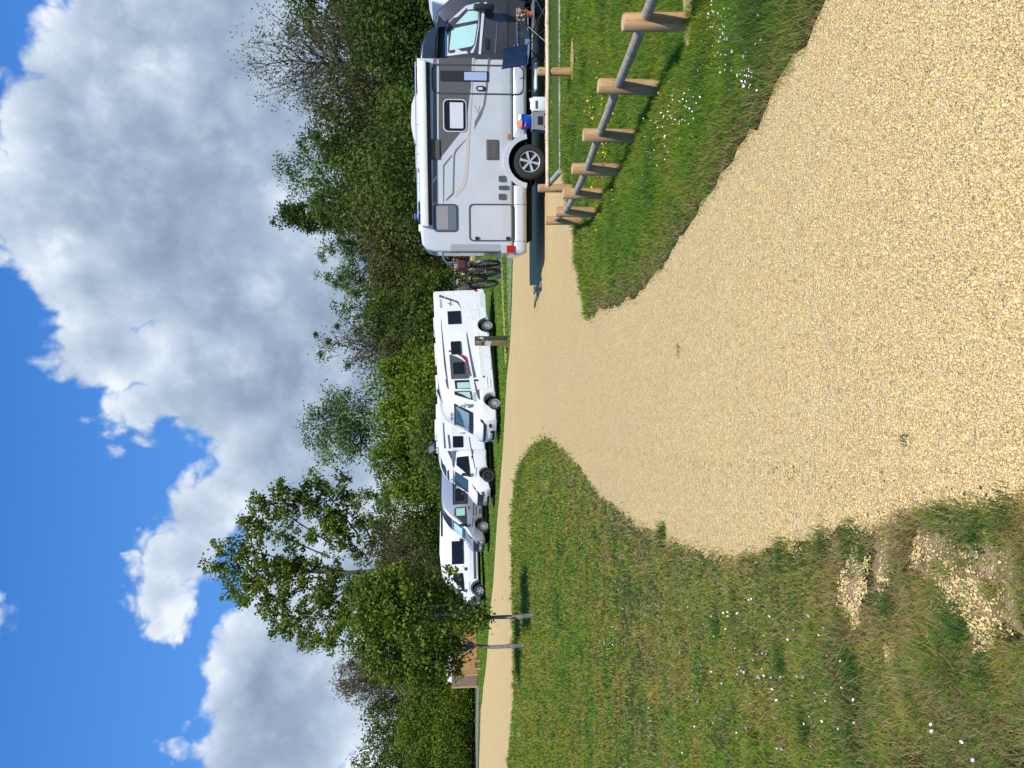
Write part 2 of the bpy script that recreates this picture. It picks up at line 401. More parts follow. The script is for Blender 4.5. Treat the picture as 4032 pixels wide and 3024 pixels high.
o = sheet('grass_verge', right_poly, .020, M_turf, .8, .035, dstep=.10)
o = sheet('path', g2((1973, 1040), (1980, 1040), (1990, 1300), (1997, 1420), (1990, 1440), (1984, 1300)), .02, M_gravel, 2, .01)
o = sheet('far_path', g2((1803, 1180), (1842, 1180), (1862, 1080), (1876, 1000), (1880, 880), (1807, 880), (1806, 1000)), .03, M_gravel, 4, .02, dstep=2)
o = sheet('road', g2((1776, 1190), (1801, 1190), (1801, 1060), (1801, 860), (1781, 860), (1779, 1060)), .03, M_asph, 4, 0, dstep=2)
o = sheet('road', g2((1869, 3024), (1882, 3024), (1886, 2850), (1888, 2700), (1880, 2700), (1874, 2850)) + [], .03, M_asph, 4, 0, dstep=2)
def m_pav(nt, bs):
    g = nt.add('ShaderNodeNewGeometry'); sp = nt.add('ShaderNodeSeparateXYZ'); nt.l.new(g.outputs['Position'], sp.inputs[0])
    u = nt.m('ADD', nt.m('MULTIPLY', sp.outputs[0], 3.6), nt.m('MULTIPLY', sp.outputs[1], 1.1)); u = nt.m('ADD', u, nt.m('MULTIPLY', nt.noise(g.outputs['Position'], 3, 3), .5))
    s = nt.maprange(nt.m('FRACT', u), .55, .72)
    nt.l.new(nt.mix(s, (.07, .12, .025), (.33, .36, .24)), bs.inputs['Base Color']); bs.inputs['Roughness'].default_value = .9
o = sheet('grass_paving', g2((1999, 880), (2019, 880), (2019, 1000), (2015, 1200), (2009, 1340), (2002, 1240), (1999, 1100)), .025, mat('grass_paving', m_pav), 2, .02)

# ------------------------------------------------------------------ grass blades
def blade_mat(name, stops, trans=.35):
    def b(nt, bs):
        at_ = nt.add('ShaderNodeAttribute'); at_.attribute_name = 'tint'
        c = nt.ramp(at_.outputs['Fac'], stops)
        nt.l.new(c, bs.inputs['Base Color']); bs.inputs['Roughness'].default_value = .8; bs.inputs['Specular IOR Level'].default_value = .06
        tr = nt.add('ShaderNodeBsdfTranslucent'); nt.l.new(nt.mix(.35, c, (.25, .34, .03), 'MIX'), tr.inputs[0])
        mx = nt.add('ShaderNodeMixShader'); mx.inputs[0].default_value = trans
        nt.l.new(bs.outputs[0], mx.inputs[1]); nt.l.new(tr.outputs[0], mx.inputs[2]); nt.l.new(mx.outputs[0], nt.n['Material Output'].inputs[0])
    return mat(name, b)
GSTOPS = [(0, (.50, .39, .20)), (.14, (.38, .29, .14)), (.26, (.30, .18, .10)), (.34, (.30, .28, .05)), (.5, (.18, .32, .024)), (.66, (.12, .265, .018)), (.82, (.12, .19, .06)), (1, (.04, .10, .012))]
M_blade = blade_mat('grass_blades', GSTOPS)

def vnoise(P, scale, seed, oct=3):
    """cheap value noise on a plane, numpy"""
    P = np.asarray(P); out = np.zeros(len(P)); amp = 1; tot = 0
    for o_ in range(oct):
        q = P * scale * 2 ** o_ + seed * 17.3; i = np.floor(q).astype(np.int64); f = q - i; f = f * f * (3 - 2 * f)
        def h(a, b):
            n = (a * 374761393 + b * 668265263 + seed * 974711 + o_ * 7919) & 0x7fffffff; n = (n ^ (n >> 13)) * 1274126177 & 0x7fffffff
            return ((n ^ (n >> 16)) & 0xffff) / 65535.
        a = h(i[:, 0], i[:, 1]); b = h(i[:, 0] + 1, i[:, 1]); c = h(i[:, 0], i[:, 1] + 1); d = h(i[:, 0] + 1, i[:, 1] + 1)
        out += amp * ((a * (1 - f[:, 0]) + b * f[:, 0]) * (1 - f[:, 1]) + (c * (1 - f[:, 0]) + d * f[:, 0]) * f[:, 1]); tot += amp; amp *= .5
    return out / tot
def blades(P, h, wd, lean, tint, name, parent=None, base_off=.018, m=None):
    n = len(P); ang = rng.uniform(0, 2 * np.pi, n); dx, dy = np.cos(ang), np.sin(ang); la = rng.uniform(0, 2 * np.pi, n)
    lx, ly = np.cos(la) * lean * h, np.sin(la) * lean * h
    z0 = zt(P[:, 0], P[:, 1]) + base_off
    def row(t_, wf, zf, lf):
        cx = P[:, 0] + lx * lf; cyy = P[:, 1] + ly * lf; z = z0 + h * zf
        return (np.stack([cx - dx * wd * wf, cyy - dy * wd * wf, z], -1), np.stack([cx + dx * wd * wf, cyy + dy * wd * wf, z], -1))
    a0, b0 = row(0, .5, 0, 0); a1, b1 = row(.5, .42, .55, .35); a2, b2 = row(1, .06, 1., 1.)
    V = np.stack([a0, b0, a1, b1, a2, b2], 1).reshape(-1, 3); base = np.arange(n)[:, None] * 6
    Fq = np.concatenate([base + [0, 1, 3, 2], base + [2, 3, 5, 4]], 1).reshape(-1, 4)
    o = np_mesh(name, V, Fq, m or M_blade, parent, tint=np.repeat(tint, 2)); return o
def scatter(poly, N, x0, x1, y0, y1, gamma=1.6):
    """denser near the camera"""
    u = rng.uniform(0, 1, N); y = y0 + (y1 - y0) * u ** gamma
    f = np.clip(y / y1, .04, 1); x = rng.uniform(0, 1, N); x = x0 + (x1 - x0) * x
    P = np.stack([x, y], 1); return P[pip(P, poly)]
def fan(poly, N, y0, y1, umin, umax, power=1.0):
    """uniform in picture-like fan: lateral range widens with distance"""
    u = rng.uniform(0, 1, N); y = (y0 ** (1 - power * 1.0001) + u * (y1 ** (1 - power * 1.0001) - y0 ** (1 - power * 1.0001))) ** (1 / (1 - power * 1.0001))
    x = y * rng.uniform(umin, umax, N); P = np.stack([x, y], 1); return P[pip(P, poly)]
# left verge: short dry-and-green meadow with bare places
P = fan(left_poly, 480000, 1.2, 34, -.62, .12, 1.25)
P = np.concatenate([P, fan(left_poly, 260000, 1.1, 7, -.7, .12, 1.0)])
P = P + rng.normal(0, 1, P.shape) * (.016 + .004 * P[:, 1:2])
pt = vnoise(P, 1.3, 3); pb = vnoise(P, 3.0, 5); pc = vnoise(P, .35, 9)
# bare stony patches near the lower right corner of the verge
bare_polys = [g2(*L_) for L_ in (
 [(3625, 2110), (3720, 2075), (3800, 2120), (3900, 2080), (4060, 2150), (4060, 2470), (3945, 2500), (3940, 2610), (3880, 2640), (3850, 2520), (3790, 2400), (3720, 2560), (3690, 2500), (3700, 2360), (3630, 2330)],
 [(3360, 2160), (3440, 2180), (3430, 2330), (3410, 2490), (3370, 2480), (3330, 2350)], [(3460, 2120), (3540, 2130), (3530, 2300), (3480, 2330)], [(3500, 2515), (3560, 2530), (3550, 2640), (3510, 2600)])]
def bare_mask(P, amp=.10):
    wx = (vnoise(P, 8, 91) - .5) * amp + (vnoise(P, 26, 93) - .5) * amp * .5; wy = (vnoise(P, 8, 95) - .5) * amp + (vnoise(P, 26, 97) - .5) * amp * .5
    Q_ = P + np.stack([wx, wy], 1); m_ = np.zeros(len(P), bool)
    for pl_ in bare_polys: m_ |= pip(Q_, pl_)
    return m_
bare = bare_mask(P).astype(float)
edge_d = np.ones(len(P))
keep = rng.uniform(0, 1, len(P)) > bare * np.where(vnoise(P, 11, 131) > .56, .25, .93)
keep &= rng.uniform(0, 1, len(P)) > np.clip((vnoise(P, 6, 31) - .60) * 6, 0, .8) * (P[:, 1] < 9)
P, pt, pb, pc = P[keep], pt[keep], pb[keep], pc[keep]
d = P[:, 1]
h = (.013 + .014 * pb + .035 * np.clip((vnoise(P, 3.0, 13) - .62) * 5, 0, 1)) * rng.uniform(.5, 1.6, len(P)) * (1 + np.clip(d - 8, 0, 20) * .12)
dry = np.clip((pt - .40) * 4, 0, 1) * np.clip((9 - d) / 5, 0, 1)
ne_ = np.array(left_near); dml = np.full(len(P), 9.)
for i in range(0, len(ne_) - 1):
    a, b = ne_[i], ne_[i + 1]; ab = b - a; tt = np.clip(((P - a) @ ab) / (ab @ ab + 1e-9), 0, 1); dml = np.minimum(dml, np.hypot(*(P - a - tt[:, None] * ab).T))
wear = np.clip(1 - dml / 1.3, 0, 1) * np.clip((17 - d) / 5, 0, 1)
isdry = rng.uniform(0, 1, len(P)) < .30 * wear + (.16 - .10 * np.clip((d - 8) / 6, 0, 1) + dry * .36 + .05 * np.clip((9 - d) / 5, 0, 1))
tint = np.where(isdry, rng.uniform(0, .33, len(P)), np.clip(.55 + (pb - .5) * 1.1 + (pc - .5) * .5 - .08 * np.clip((d - 8) / 6, 0, 1) + rng.normal(0, .15, len(P)), .34, 1))
wd = np.maximum(.0016, d * .0010) * rng.uniform(.8, 1.5, len(P))
blades(P, h, wd, rng.uniform(.3, 1.1, len(P)), tint, 'meadow_grass'); tag(bpy.context.scene.objects['meadow_grass'], kind='stuff')
# right verge: longer, greener
P = fan(right_poly, 380000, 2.6, 18, -.05, .62, 1.2)
pt = vnoise(P, 1.5, 43); pb = vnoise(P, 2.6, 45); d = P[:, 1]
near_edge = np.array(right_px); 
dmin = np.full(len(P), 9.)
for i in range(len(near_edge) - 1):
    a, b = near_edge[i], near_edge[i + 1]; ab = b - a; tt = np.clip(((P - a) @ ab) / (ab @ ab + 1e-9), 0, 1); dmin = np.minimum(dmin, np.hypot(*(P - a - tt[:, None] * ab).T))
rim = np.clip(1 - dmin / .45, 0, 1)
keep = rng.uniform(0, 1, len(P)) > rim * .30; P = P + rng.normal(0, 1, P.shape) * .045; P, pt, pb, d, rim = P[keep], pt[keep], pb[keep], d[keep], rim[keep]
h = (.032 + .045 * pb + .05 * np.clip((vnoise(P, 1.6, 53) - .5) * 4, 0, 1)) * rng.uniform(.5, 1.4, len(P)) * (1 - .65 * rim)
tint = np.where(rng.uniform(0, 1, len(P)) < .07 + rim * .5, rng.uniform(.05, .33, len(P)), np.clip(.58 + (pb - .5) * .8 + rng.normal(0, .13, len(P)), .36, 1))
o = blades(P, h, np.maximum(.0022, d * .0008) * rng.uniform(.8, 1.4, len(P)), rng.uniform(.2, .9, len(P)), tint, 'long_grass'); tag(o, kind='stuff')
# lawns further off: coarse blades on the base ground, kept off gravel
P = fan([(-60, 14), (30, 14), (60, 75), (-90, 75)], 170000, 15, 66, -.62, .60, 1.3)
ok = ~pip(P, gravel_poly) & ~pip(P, left_poly) & ~pip(P, right_poly)
P = P[ok]; d = P[:, 1]; pb = vnoise(P, .8, 63)
tint = np.clip(.52 + (pb - .5) * .7 + rng.normal(0, .07, len(P)), .36, .95)
o = blades(P, .05 * rng.uniform(.5, 1.3, len(P)), d * .0016, rng.uniform(.2, .9, len(P)), tint, 'lawn_grass', base_off=0); tag(o, kind='stuff')
# tussocks: denser dark clumps standing on the verge and its rim
tus = dsp([(2085, 1360), (2090, 1345), (1440, 1152), (1790, 1172), (1850, 1165), (1700, 1200), (2130, 1160), (1940, 1310), (1880, 1200), (1860, 1440), (2150, 1450), (1700, 1420), (1750, 1560), (1560, 1350), (1960, 1200), (2190, 1130)])
allP, allh, allt = [], [], []
for X, Y in tus:
    c = gp(X, Y); n = 150; r_ = .03 + .002 * c.y
    q = rng.normal(0, r_, (n, 2)) * [1.3, .9] + [c.x, c.y]; allP.append(q); allh.append(rng.uniform(.04, .095, n) * (.7 + c.y * .05)); allt.append(np.clip(rng.normal(.86, .08, n), .5, 1))
P = np.concatenate(allP); o = blades(P, np.concatenate(allh), np.maximum(.0025, P[:, 1] * .0008) * 1.2, rng.uniform(.3, .9, len(P)), np.concatenate(allt), 'tussock_grass'); tag(o, kind='stuff')

# sandy soil in the bare places
def m_soil(nt, bs):
    g = nt.add('ShaderNodeNewGeometry'); p = g.outputs['Position']; a = nt.noise(p, 14, 5, .65); c = nt.noise(p, 110, 5, .75)
    col = nt.ramp(a, [(.3, (.15, .11, .06)), (.45, (.27, .19, .10)), (.58, (.42, .32, .18)), (.75, (.30, .22, .12))])
    col = nt.mix(nt.maprange(c, .38, .58), nt.mix(.55, col, (.06, .04, .02)), col)
    nt.l.new(col, bs.inputs['Base Color']); bs.inputs['Roughness'].default_value = .95; bs.inputs['Specular IOR Level'].default_value = .1
    nt.l.new(nt.bump(nt.m('ADD', c, a), .5, .008), bs.inputs['Normal'])
M_soil = mat('sandy_soil', m_soil)
for pl_ in bare_polys: sheet('bare_soil', [p for p in pl_], .026, M_soil, .3, .035, dstep=.05)

# ------------------------------------------------------------------ loose pebbles over the gravel
def pebbles(P, s, name, lift=.0, stops=None):
    n = len(P)
    base = np.array([[1, 0, 0], [-1, 0, 0], [0, 1, 0], [0, -1, 0], [0, 0, 1], [0, 0, -1]], float)
    V = base[None] * (1 + rng.uniform(-.35, .35, (n, 6, 1))) + rng.uniform(-.28, .28, (n, 6, 3))
    V = V * (s[:, None, None] * np.stack([rng.uniform(.8, 1.5, n), rng.uniform(.7, 1.1, n), rng.uniform(.45, .8, n)], 1)[:, None, :])
    a = rng.uniform(0, 6.28, n); ca, sa = np.cos(a), np.sin(a)
    V = np.stack([V[..., 0] * ca[:, None] - V[..., 1] * sa[:, None], V[..., 0] * sa[:, None] + V[..., 1] * ca[:, None], V[..., 2]], -1)
    V += np.stack([P[:, 0], P[:, 1], zt(P[:, 0], P[:, 1]) + .012 + lift], -1)[:, None, :]
    f = np.array([[0, 2, 4], [2, 1, 4], [1, 3, 4], [3, 0, 4], [2, 0, 5], [1, 2, 5], [3, 1, 5], [0, 3, 5]])
    Fq = (np.arange(n)[:, None, None] * 6 + f[None]).reshape(-1, 3)
    tint = np.repeat(rng.uniform(0, 1, n), 8)
    return np_mesh(name, V.reshape(-1, 3), Fq, M_peb, tint=tint)
def m_peb(nt, bs):
    a = nt.add('ShaderNodeAttribute'); a.attribute_name = 'tint'
    c = nt.ramp(a.outputs['Fac'], [(0, (0.399, 0.288, 0.133)), (.12, (0.525, 0.386, 0.175)), (.45, (0.630, 0.474, 0.216)), (.8, (0.714, 0.551, 0.267)), (.93, (0.823, 0.667, 0.346)), (.965, (0.611, 0.501, 0.320)), (1, (0.315, 0.258, 0.175))])
    nt.l.new(c, bs.inputs['Base Color']); bs.inputs['Roughness'].default_value = .8; bs.inputs['Specular IOR Level'].default_value = .2
M_peb = mat('pebbles', m_peb)
P = fan(gravel_poly, 230000, 1.7, 9.5, -.62, .62, 1.5)
ok = ~pip(P, left_poly) & ~pip(P, right_poly); P = P[ok]
s = np.clip(rng.lognormal(math.log(.0038), .30, len(P)), .0022, .009)
o = pebbles(P, s, 'gravel_stones'); tag(o, kind='stuff')
# small stones pressed into the thin turf near the lower right corner, and strays along the verge's rim
ca, cb = gp(1850 * 1.8228, 1250 * 1.8228), gp(2212 * 1.8228, 1120 * 1.8228)
Q = np.stack([rng.uniform(-1.6, -.05, 90000), rng.uniform(1.6, 3.4, 90000)], 1); Q = Q[pip(Q, left_poly)]
bm_ = bare_mask(Q, .16).astype(float)
q2_ = vnoise(Q, 7, 77); Q = Q[rng.uniform(0, 1, len(Q)) < bm_ * np.clip((q2_ - .44) * 5, 0.12, .55)]
rimpts = np.array(densify([(p[0], p[1]) for p in left_near], .02)[:-5]); rimpts = rimpts[rng.integers(0, len(rimpts), 2200)]
Q = np.concatenate([Q, rimpts + rng.normal(0, .035, rimpts.shape)])
o = pebbles(Q, np.clip(rng.lognormal(math.log(.0043), .32, len(Q)), .0022, .009), 'scattered_stones', lift=.019); tag(o, kind='stuff')
# ------------------------------------------------------------------ vehicle materials
M_silver = simple('silver_paint', (.56, .585, .60), .38, .12, .6, var=.035, vscale=2.5)
M_silverv = simple('van_silver_paint', (.42, .44, .47), .32, .55, .8)
M_white = simple('white_paint', (.80, .80, .785), .35, 0, .5, var=.03, vscale=2)
M_white2 = simple('white_gelcoat', (.76, .79, .82), .4, 0, .3, var=.03, vscale=2)
M_dark = simple('dark_grey_paint', (.045, .046, .05), .35, .1, .5)
M_navy = simple('blue_black_cap', (.018, .022, .04), .3, 0, .8)
M_black = simple('black_plastic', (.018, .018, .02), .5)
M_under = simple('underbody', (.012, .012, .012), .9, spec=.1)
M_rubber = simple('tyre_rubber', (.035, .034, .034), .85, spec=.2, bump=.3, bscale=80)
M_alloy = simple('alloy', (.70, .70, .72), .35, .5)
M_alloyd = simple('dark_alloy', (.07, .07, .075), .4, .5)
M_chrome = simple('chrome', (.75, .76, .78), .15, 1)
M_glassd = simple('dark_acrylic', (.008, .009, .011), .22, 0, .1, spec=.35)
M_glassw = simple('windscreen_glass', (.035, .055, .06), .06, 0, 1, spec=.8)
M_blind = simple('thermal_blind_behind_glass', (.42, .66, .62), .25, 0, .8)
M_blindw = simple('pleated_blind', (.62, .64, .66), .5, 0, .3)
M_greyg = simple('grey_graphic', (.10, .10, .10), .45)
M_brownst = simple('brown_grey_stripe', (.17, .155, .14), .45)
M_beige = simple('beige_stripe', (.50, .46, .42), .5)
M_redst = simple('red_graphic', (.28, .02, .025), .45)
M_seal = simple('rubber_seal', (.05, .052, .055), .6)
M_ltgrey = simple('light_grey_trim', (.62, .64, .65), .4)
M_redl = simple('red_lens', (.45, .01, .01), .15, 0, .8)
M_clearl = simple('clear_lens', (.6, .63, .66), .12, .3, .8)
M_orange = simple('orange_lens', (.55, .17, .02), .3)
M_plate = simple('plate', (.62, .63, .60), .4)
M_gdark = simple('vent_grey', (.08, .08, .085), .5)

def rrect(x0, x1, z0, z1, r=.05, n=4):
    x0, x1 = min(x0, x1), max(x0, x1); z0, z1 = min(z0, z1), max(z0, z1)
    r = min(r, (x1 - x0) / 2.01, (z1 - z0) / 2.01); out = []
    for cx_, cz, a0 in ((x1 - r, z1 - r, 0), (x0 + r, z1 - r, 90), (x0 + r, z0 + r, 180), (x1 - r, z0 + r, 270)):
        for k in range(n + 1): a = R(a0 + 90 * k / n); out.append((cx_ + r * math.cos(a), cz + r * math.sin(a)))
    return out
def ring(outer_args, wdt):
    """pair of loops for a frame"""
    x0, x1, z0, z1, r = outer_args
    return rrect(x0, x1, z0, z1, r), rrect(x0 + wdt, x1 - wdt, z0 + wdt, z1 - wdt, max(.005, r - wdt))
def clean(poly):
    a = 0
    for i in range(len(poly)): a += poly[i][0] * poly[(i + 1) % len(poly)][1] - poly[(i + 1) % len(poly)][0] * poly[i][1]
    return poly if a > 0 else poly[::-1]
def resample(poly, step=.12):
    out = []
    for i in range(len(poly)):
        a = Vector(poly[i]); b = Vector(poly[(i + 1) % len(poly)]); k = max(1, int((b - a).length / step))
        out += [tuple(a.lerp(b, q / k)) for q in range(k)]
    return out
def offset_poly(poly, r):
    poly = clean(poly); n = len(poly); out = []
    for i in range(n):
        a, b, c = Vector(poly[i - 1]), Vector(poly[i]), Vector(poly[(i + 1) % n])
        d1 = (b - a).normalized(); d2 = (c - b).normalized(); n1 = Vector((-d1.y, d1.x)); n2 = Vector((-d2.y, d2.x))
        m = n1 + n2
        if m.length < 1e-4: m = n1
        m.normalize(); k = r / max(.45, m.dot(n1)); out.append(tuple(b + m * k))
    return out
def arch(cx_, r, zb, n=10):
    """points of a wheel arch, from front to rear along the bottom edge (x decreasing)"""
    a0 = math.asin(max(-1, min(1, (zb - .36) / r)))
    return [(cx_ + r * math.cos(a0 + (math.pi - 2 * a0) * k / n), .36 + r * math.sin(a0 + (math.pi - 2 * a0) * k / n)) for k in range(n + 1)]

class Vehicle:
    """local frame: x forward, y to the vehicle's left, z up; origin on the ground"""
    def __init__(s, name, mtx, W, cap=0., taper=lambda x: 0., tumble=lambda z: 0., bow=lambda x: 0.):
        s.root = empty(name, mtx=mtx); s.M = mtx.copy(); s.inv = mtx.inverted(); s.W = W; s.taper = taper; s.tumble = tumble; s.bow = bow
    def ys(s, x, z): return s.W / 2 * (1 - s.taper(x)) - s.tumble(z) * 1.0
    def deform(s, x, y, z):
        t_ = y / (s.W / 2); yy = t_ * s.ys(x, z); return (x - s.bow(x) * t_ * t_, yy, z)
    def hull(s, name, prof, m, r=.06, y0=None, y1=None, n=9, parent=None, flat=False):
        prof = resample(clean(prof), .22); H = s.W / 2 if y1 is None else y1; Lw = -H if y0 is None else y0
        st = []
        for k in range(4): a = R(30 * k); st.append((Lw + r - r * math.cos(a), r * (1 - math.sin(a))))
        for k in range(1, n): st.append((Lw + r + (H - Lw - 2 * r) * k / n, 0))
        for k in range(4): a = R(90 - 30 * k); st.append((H - r + r * math.cos(a), r * (1 - math.sin(a))))
        V = []; Fs = []; m_ = len(prof)
        for (y, ins) in st:
            pp = offset_poly(prof, ins) if ins > 1e-5 else prof
            for (x, z) in pp: V.append((x, y, z) if flat else s.deform(x, y, z))
        for i in range(len(st) - 1):
            for k in range(m_): Fs.append((i * m_ + k, i * m_ + (k + 1) % m_, (i + 1) * m_ + (k + 1) % m_, (i + 1) * m_ + k))
        for base in (0, (len(st) - 1) * m_):
            pl = [Vector((V[base + k][0], V[base + k][2], 0)) for k in range(m_)]
            for tri in geometry.tessellate_polygon([pl]): Fs.append(tuple(base + q for q in tri))
        mb = MB(); mb.add(V, Fs); return mb.build(name, m, parent or s.root, autos=38)
    def side(s, name, poly, m, sgn=1, off=.004, th=.012, parent=None, hole=None, grid=.25):
        """panel lying on the side of the body (sgn +1 left, -1 right)"""
        poly = resample(clean(poly), grid); segs = [poly]
        vv = [Vector(p) for p in poly]; n = len(vv); edges = [(i, (i + 1) % n) for i in range(n)]
        holes = []
        if hole:
            hp = resample(clean(hole), grid); b = len(vv); vv += [Vector(p) for p in hp]; edges += [(b + i, b + (i + 1) % len(hp)) for i in range(len(hp))]; holes = hp
        res = geometry.delaunay_2d_cdt(vv, edges, [], 1 if not hole else 0, 1e-6)
        V2 = [tuple(p) for p in res[0]]; T = [f for f in res[2]]
        if hole:
            def inside(c, pl): return bool(pip(np.array([c]), pl)[0])
            T = [f for f in T if inside((sum(V2[i][0] for i in f) / 3, sum(V2[i][1] for i in f) / 3), poly) and not inside((sum(V2[i][0] for i in f) / 3, sum(V2[i][1] for i in f) / 3), holes)]
        else:
            T = [f for f in T if bool(pip(np.array([(sum(V2[i][0] for i in f) / len(f), sum(V2[i][1] for i in f) / len(f))]), poly)[0])]
        nV = len(V2)
        def P(x, z, o): return (x - s.bow(x), sgn * (s.ys(x, z) + o), z) if s.bow(x) else (x, sgn * (s.ys(x, z) + o), z)
        V = [P(x, z, off + th) for x, z in V2] + [P(x, z, -.02) for x, z in V2]; Fs = [tuple(f) for f in T]
        cnt = {}
        for f in T:
            for i in range(len(f)):
                e = (f[i], f[(i + 1) % len(f)]); k = tuple(sorted(e)); cnt.setdefault(k, []).append(e)
        for k, es in cnt.items():
            if len(es) == 1: a, b = es[0]; Fs.append((a, b, nV + b, nV + a))
        mb = MB(); mb.add(V, Fs); return mb.build(name, m, parent or s.root)
    def front(s, name, poly, m, xf, off=.006, parent=None, th=.015, grid=.15):
        """panel on the nose: poly in (y,z); xf(z) gives the profile's x, the bow is added"""
        poly = resample(clean(poly), grid); vv = [Vector(p) for p in poly]; n = len(vv)
        xs = [p[0] for p in poly]; zs = [p[1] for p in poly]
        inner = [(a, b) for a in np.arange(min(xs) + grid, max(xs) - .02, grid) for b in np.arange(min(zs) + grid, max(zs) - .02, grid)]
        inner = [q for q in inner if pip(np.array([q]), poly)[0]]
        vv += [Vector(q) for q in inner]
        res = geometry.delaunay_2d_cdt(vv, [(i, (i + 1) % n) for i in range(n)], [tuple(range(n))], 1, 1e-6)
        V2 = [tuple(p) for p in res[0]]; T = [tuple(f) for f in res[2]]; nV = len(V2)
        def P(y, z, o):
            x = xf(z); w_ = s.ys(x, z); t_ = y / w_; return (x - s.bow(x) * t_ * t_ + o, y, z)
        V = [P(y, z, off + th) for y, z in V2] + [P(y, z, -.02) for y, z in V2]; Fs = list(T); cnt = {}
        for f in T:
            for i in range(len(f)):
                e = (f[i], f[(i + 1) % len(f)]); cnt.setdefault(tuple(sorted(e)), []).append(e)
        for k, es in cnt.items():
            if len(es) == 1: a, b = es[0]; Fs.append((a, b, nV + b, nV + a))
        mb = MB(); mb.add(V, Fs); return mb.build(name, m, parent or s.root)
    def px(s, X, Y, sgn):
        """where the ray through a photo pixel meets the flat side wall; returns local (x, z)"""
        o = s.inv @ Vector((0, 0, CAMZ)); dvec = (s.inv.to_3x3() @ pxdir(X, Y)); k = (sgn * s.W / 2 - o.y) / dvec.y; p = o + dvec * k; return (p.x, p.z)
    def wheel(s, x, sgn, r=.355, style=6, m=None, rim=.6, w=.22, y=None):
        yo = sgn * ((s.W / 2 - .02) if y is None else y); rr = r * rim
        mb = MB(); yi = yo - sgn * w
        mb.lathe([(rr, yo - sgn * .03), (rr + .01, yo), (r * .80, yo + sgn * .006), (r * .95, yo - sgn * .015), (r, yo - sgn * .05), (r, yi + sgn * .05), (r * .95, yi + sgn * .01), (rr, yi), (rr * .9, yi)], 36, (x, 0, r), 'Y')
        wh = mb.build('wheel', M_rubber, s.root, autos=50)
        mb = MB(); mb.lathe([(.0, yo - sgn * .05), (rr * .95, yo - sgn * .055), (rr * .95, yo - sgn * .07), (0, yo - sgn * .07)], 24, (x, 0, r), 'Y'); mb.build('brake_disc', M_black, wh)
        mb = MB(); mb.lathe([(rr * .93, yo - sgn * .05), (rr * .94, yo - sgn * .008), (rr, yo - sgn * .004), (rr, yo - sgn * .05)], 32, (x, 0, r), 'Y')
        mb.lathe([(0, yo - sgn * .012), (rr * .2, yo - sgn * .014), (rr * .22, yo - sgn * .05)], 14, (x, 0, r), 'Y')
        if style:
            for k in range(style):
                a = 2 * math.pi * k / style + .3; ww = rr * (.085 if style < 8 else .06)
                for (q0, q1) in (((-1, 1)),):
                    u = Vector((math.cos(a), 0, math.sin(a))); v = Vector((-math.sin(a), 0, math.cos(a))); o_ = Vector((x, 0, r))
                    V = [];
                    for (rad, hw) in ((rr * .15, ww * .9), (rr * .93, ww * 1.5)):
                        for dy in (-.008, -.045):
                            V += [o_ + u * rad - v * hw + Vector((0, yo + sgn * dy, 0)), o_ + u * rad + v * hw + Vector((0, yo + sgn * dy, 0))]
                    mb.add(V, [(0, 1, 5, 4), (2, 3, 7, 6), (0, 2, 6, 4), (1, 3, 7, 5), (0, 1, 3, 2), (4, 5, 7, 6)])
        mb.build('rim', m or M_alloy, wh); return wh
    def window(s, x0, x1, z0, z1, sgn, frame=M_black, glass=M_glassd, r=.06, fw_=.035, blind=None, bz=None, parent=None):
        f = s.side('window', rrect(x0, x1, z0, z1, r), frame, sgn, .004, .014, parent)
        s.side('pane', rrect(x0 + fw_, x1 - fw_, z0 + fw_, z1 - fw_, max(.01, r - fw_ * .6)), glass, sgn, .015, .010, f)
        if blind: s.side('blind', rrect(x0 + fw_ + .01, x1 - fw_ - .01, bz[0], bz[1], .01), blind, sgn, .026, .003, f)
        return f
def frame_at(p, heading_deg, pitch_deg=0., roll_deg=0.):
    return Matrix.Translation(p) @ Matrix.Rotation(R(heading_deg), 4, 'Z') @ Matrix.Rotation(R(pitch_deg), 4, 'Y') @ Matrix.Rotation(R(roll_deg), 4, 'X')

# ================================================================== 1. silver motorhome, nose to the right of the upright picture
g = gp(2154, 636); RVY = g.y
H1 = R(-7); p0 = Vector((g.x - math.sin(H1) * 1.1, RVY + math.cos(H1) * 1.1, ztf(g.x, RVY)))
V1 = Vehicle('motorhome', frame_at(p0, -7), 2.2)
tag(V1.root, 'large silver motorhome with dark grey cab and bicycles on its rear rack', 'motorhome')
sx_ = -1
def q1(cx_, cyy): return V1.px(1560 + cx_ / 2.765, cyy / 2.765, -1)
def q2(cx_, cyy): return V1.px(1560 + cx_ / 2.765, 500 + cyy / 2.765, -1)
zroof = q2(268, 1150)[1]; xr = q2(600, 1356)[0]; xf_ = q1(600, 632)[0]; zsk = q2(1268, 600)[1]; zsb = q2(1424, 900)[1]
body = [(xr, zsk - .0), (xr, zroof - .28), (xr + .05, zroof - .12), (xr + .16, zroof - .02), (xr + .4, zroof), (xf_, zroof + .02), (xf_, zsk)] + [(x, max(z, zsk)) for x, z in arch(0, .47, zsk, 10) if z >= zsk - 1e-6]
V1.hull('body', body, M_silver, .05)
skirt = [(xr - .05, zsb + .05), (xr - .06, zsk - .003), (-.5, zsk - .003)] ; 
V1.hull('rear_skirt', [(xr - .02, zsb), (xr - .07, zsb + .12), (xr - .07, zsk - .06), (xr - .02, zsk - .004), (-.47, zsk - .004), (-.46, zsb)], M_silver, .10)
V1.hull('side_skirt', [(.47, zsb), (.47, zsk - .004), (xf_ - .0, zsk - .004), (xf_, zsb)], M_silver, .08)
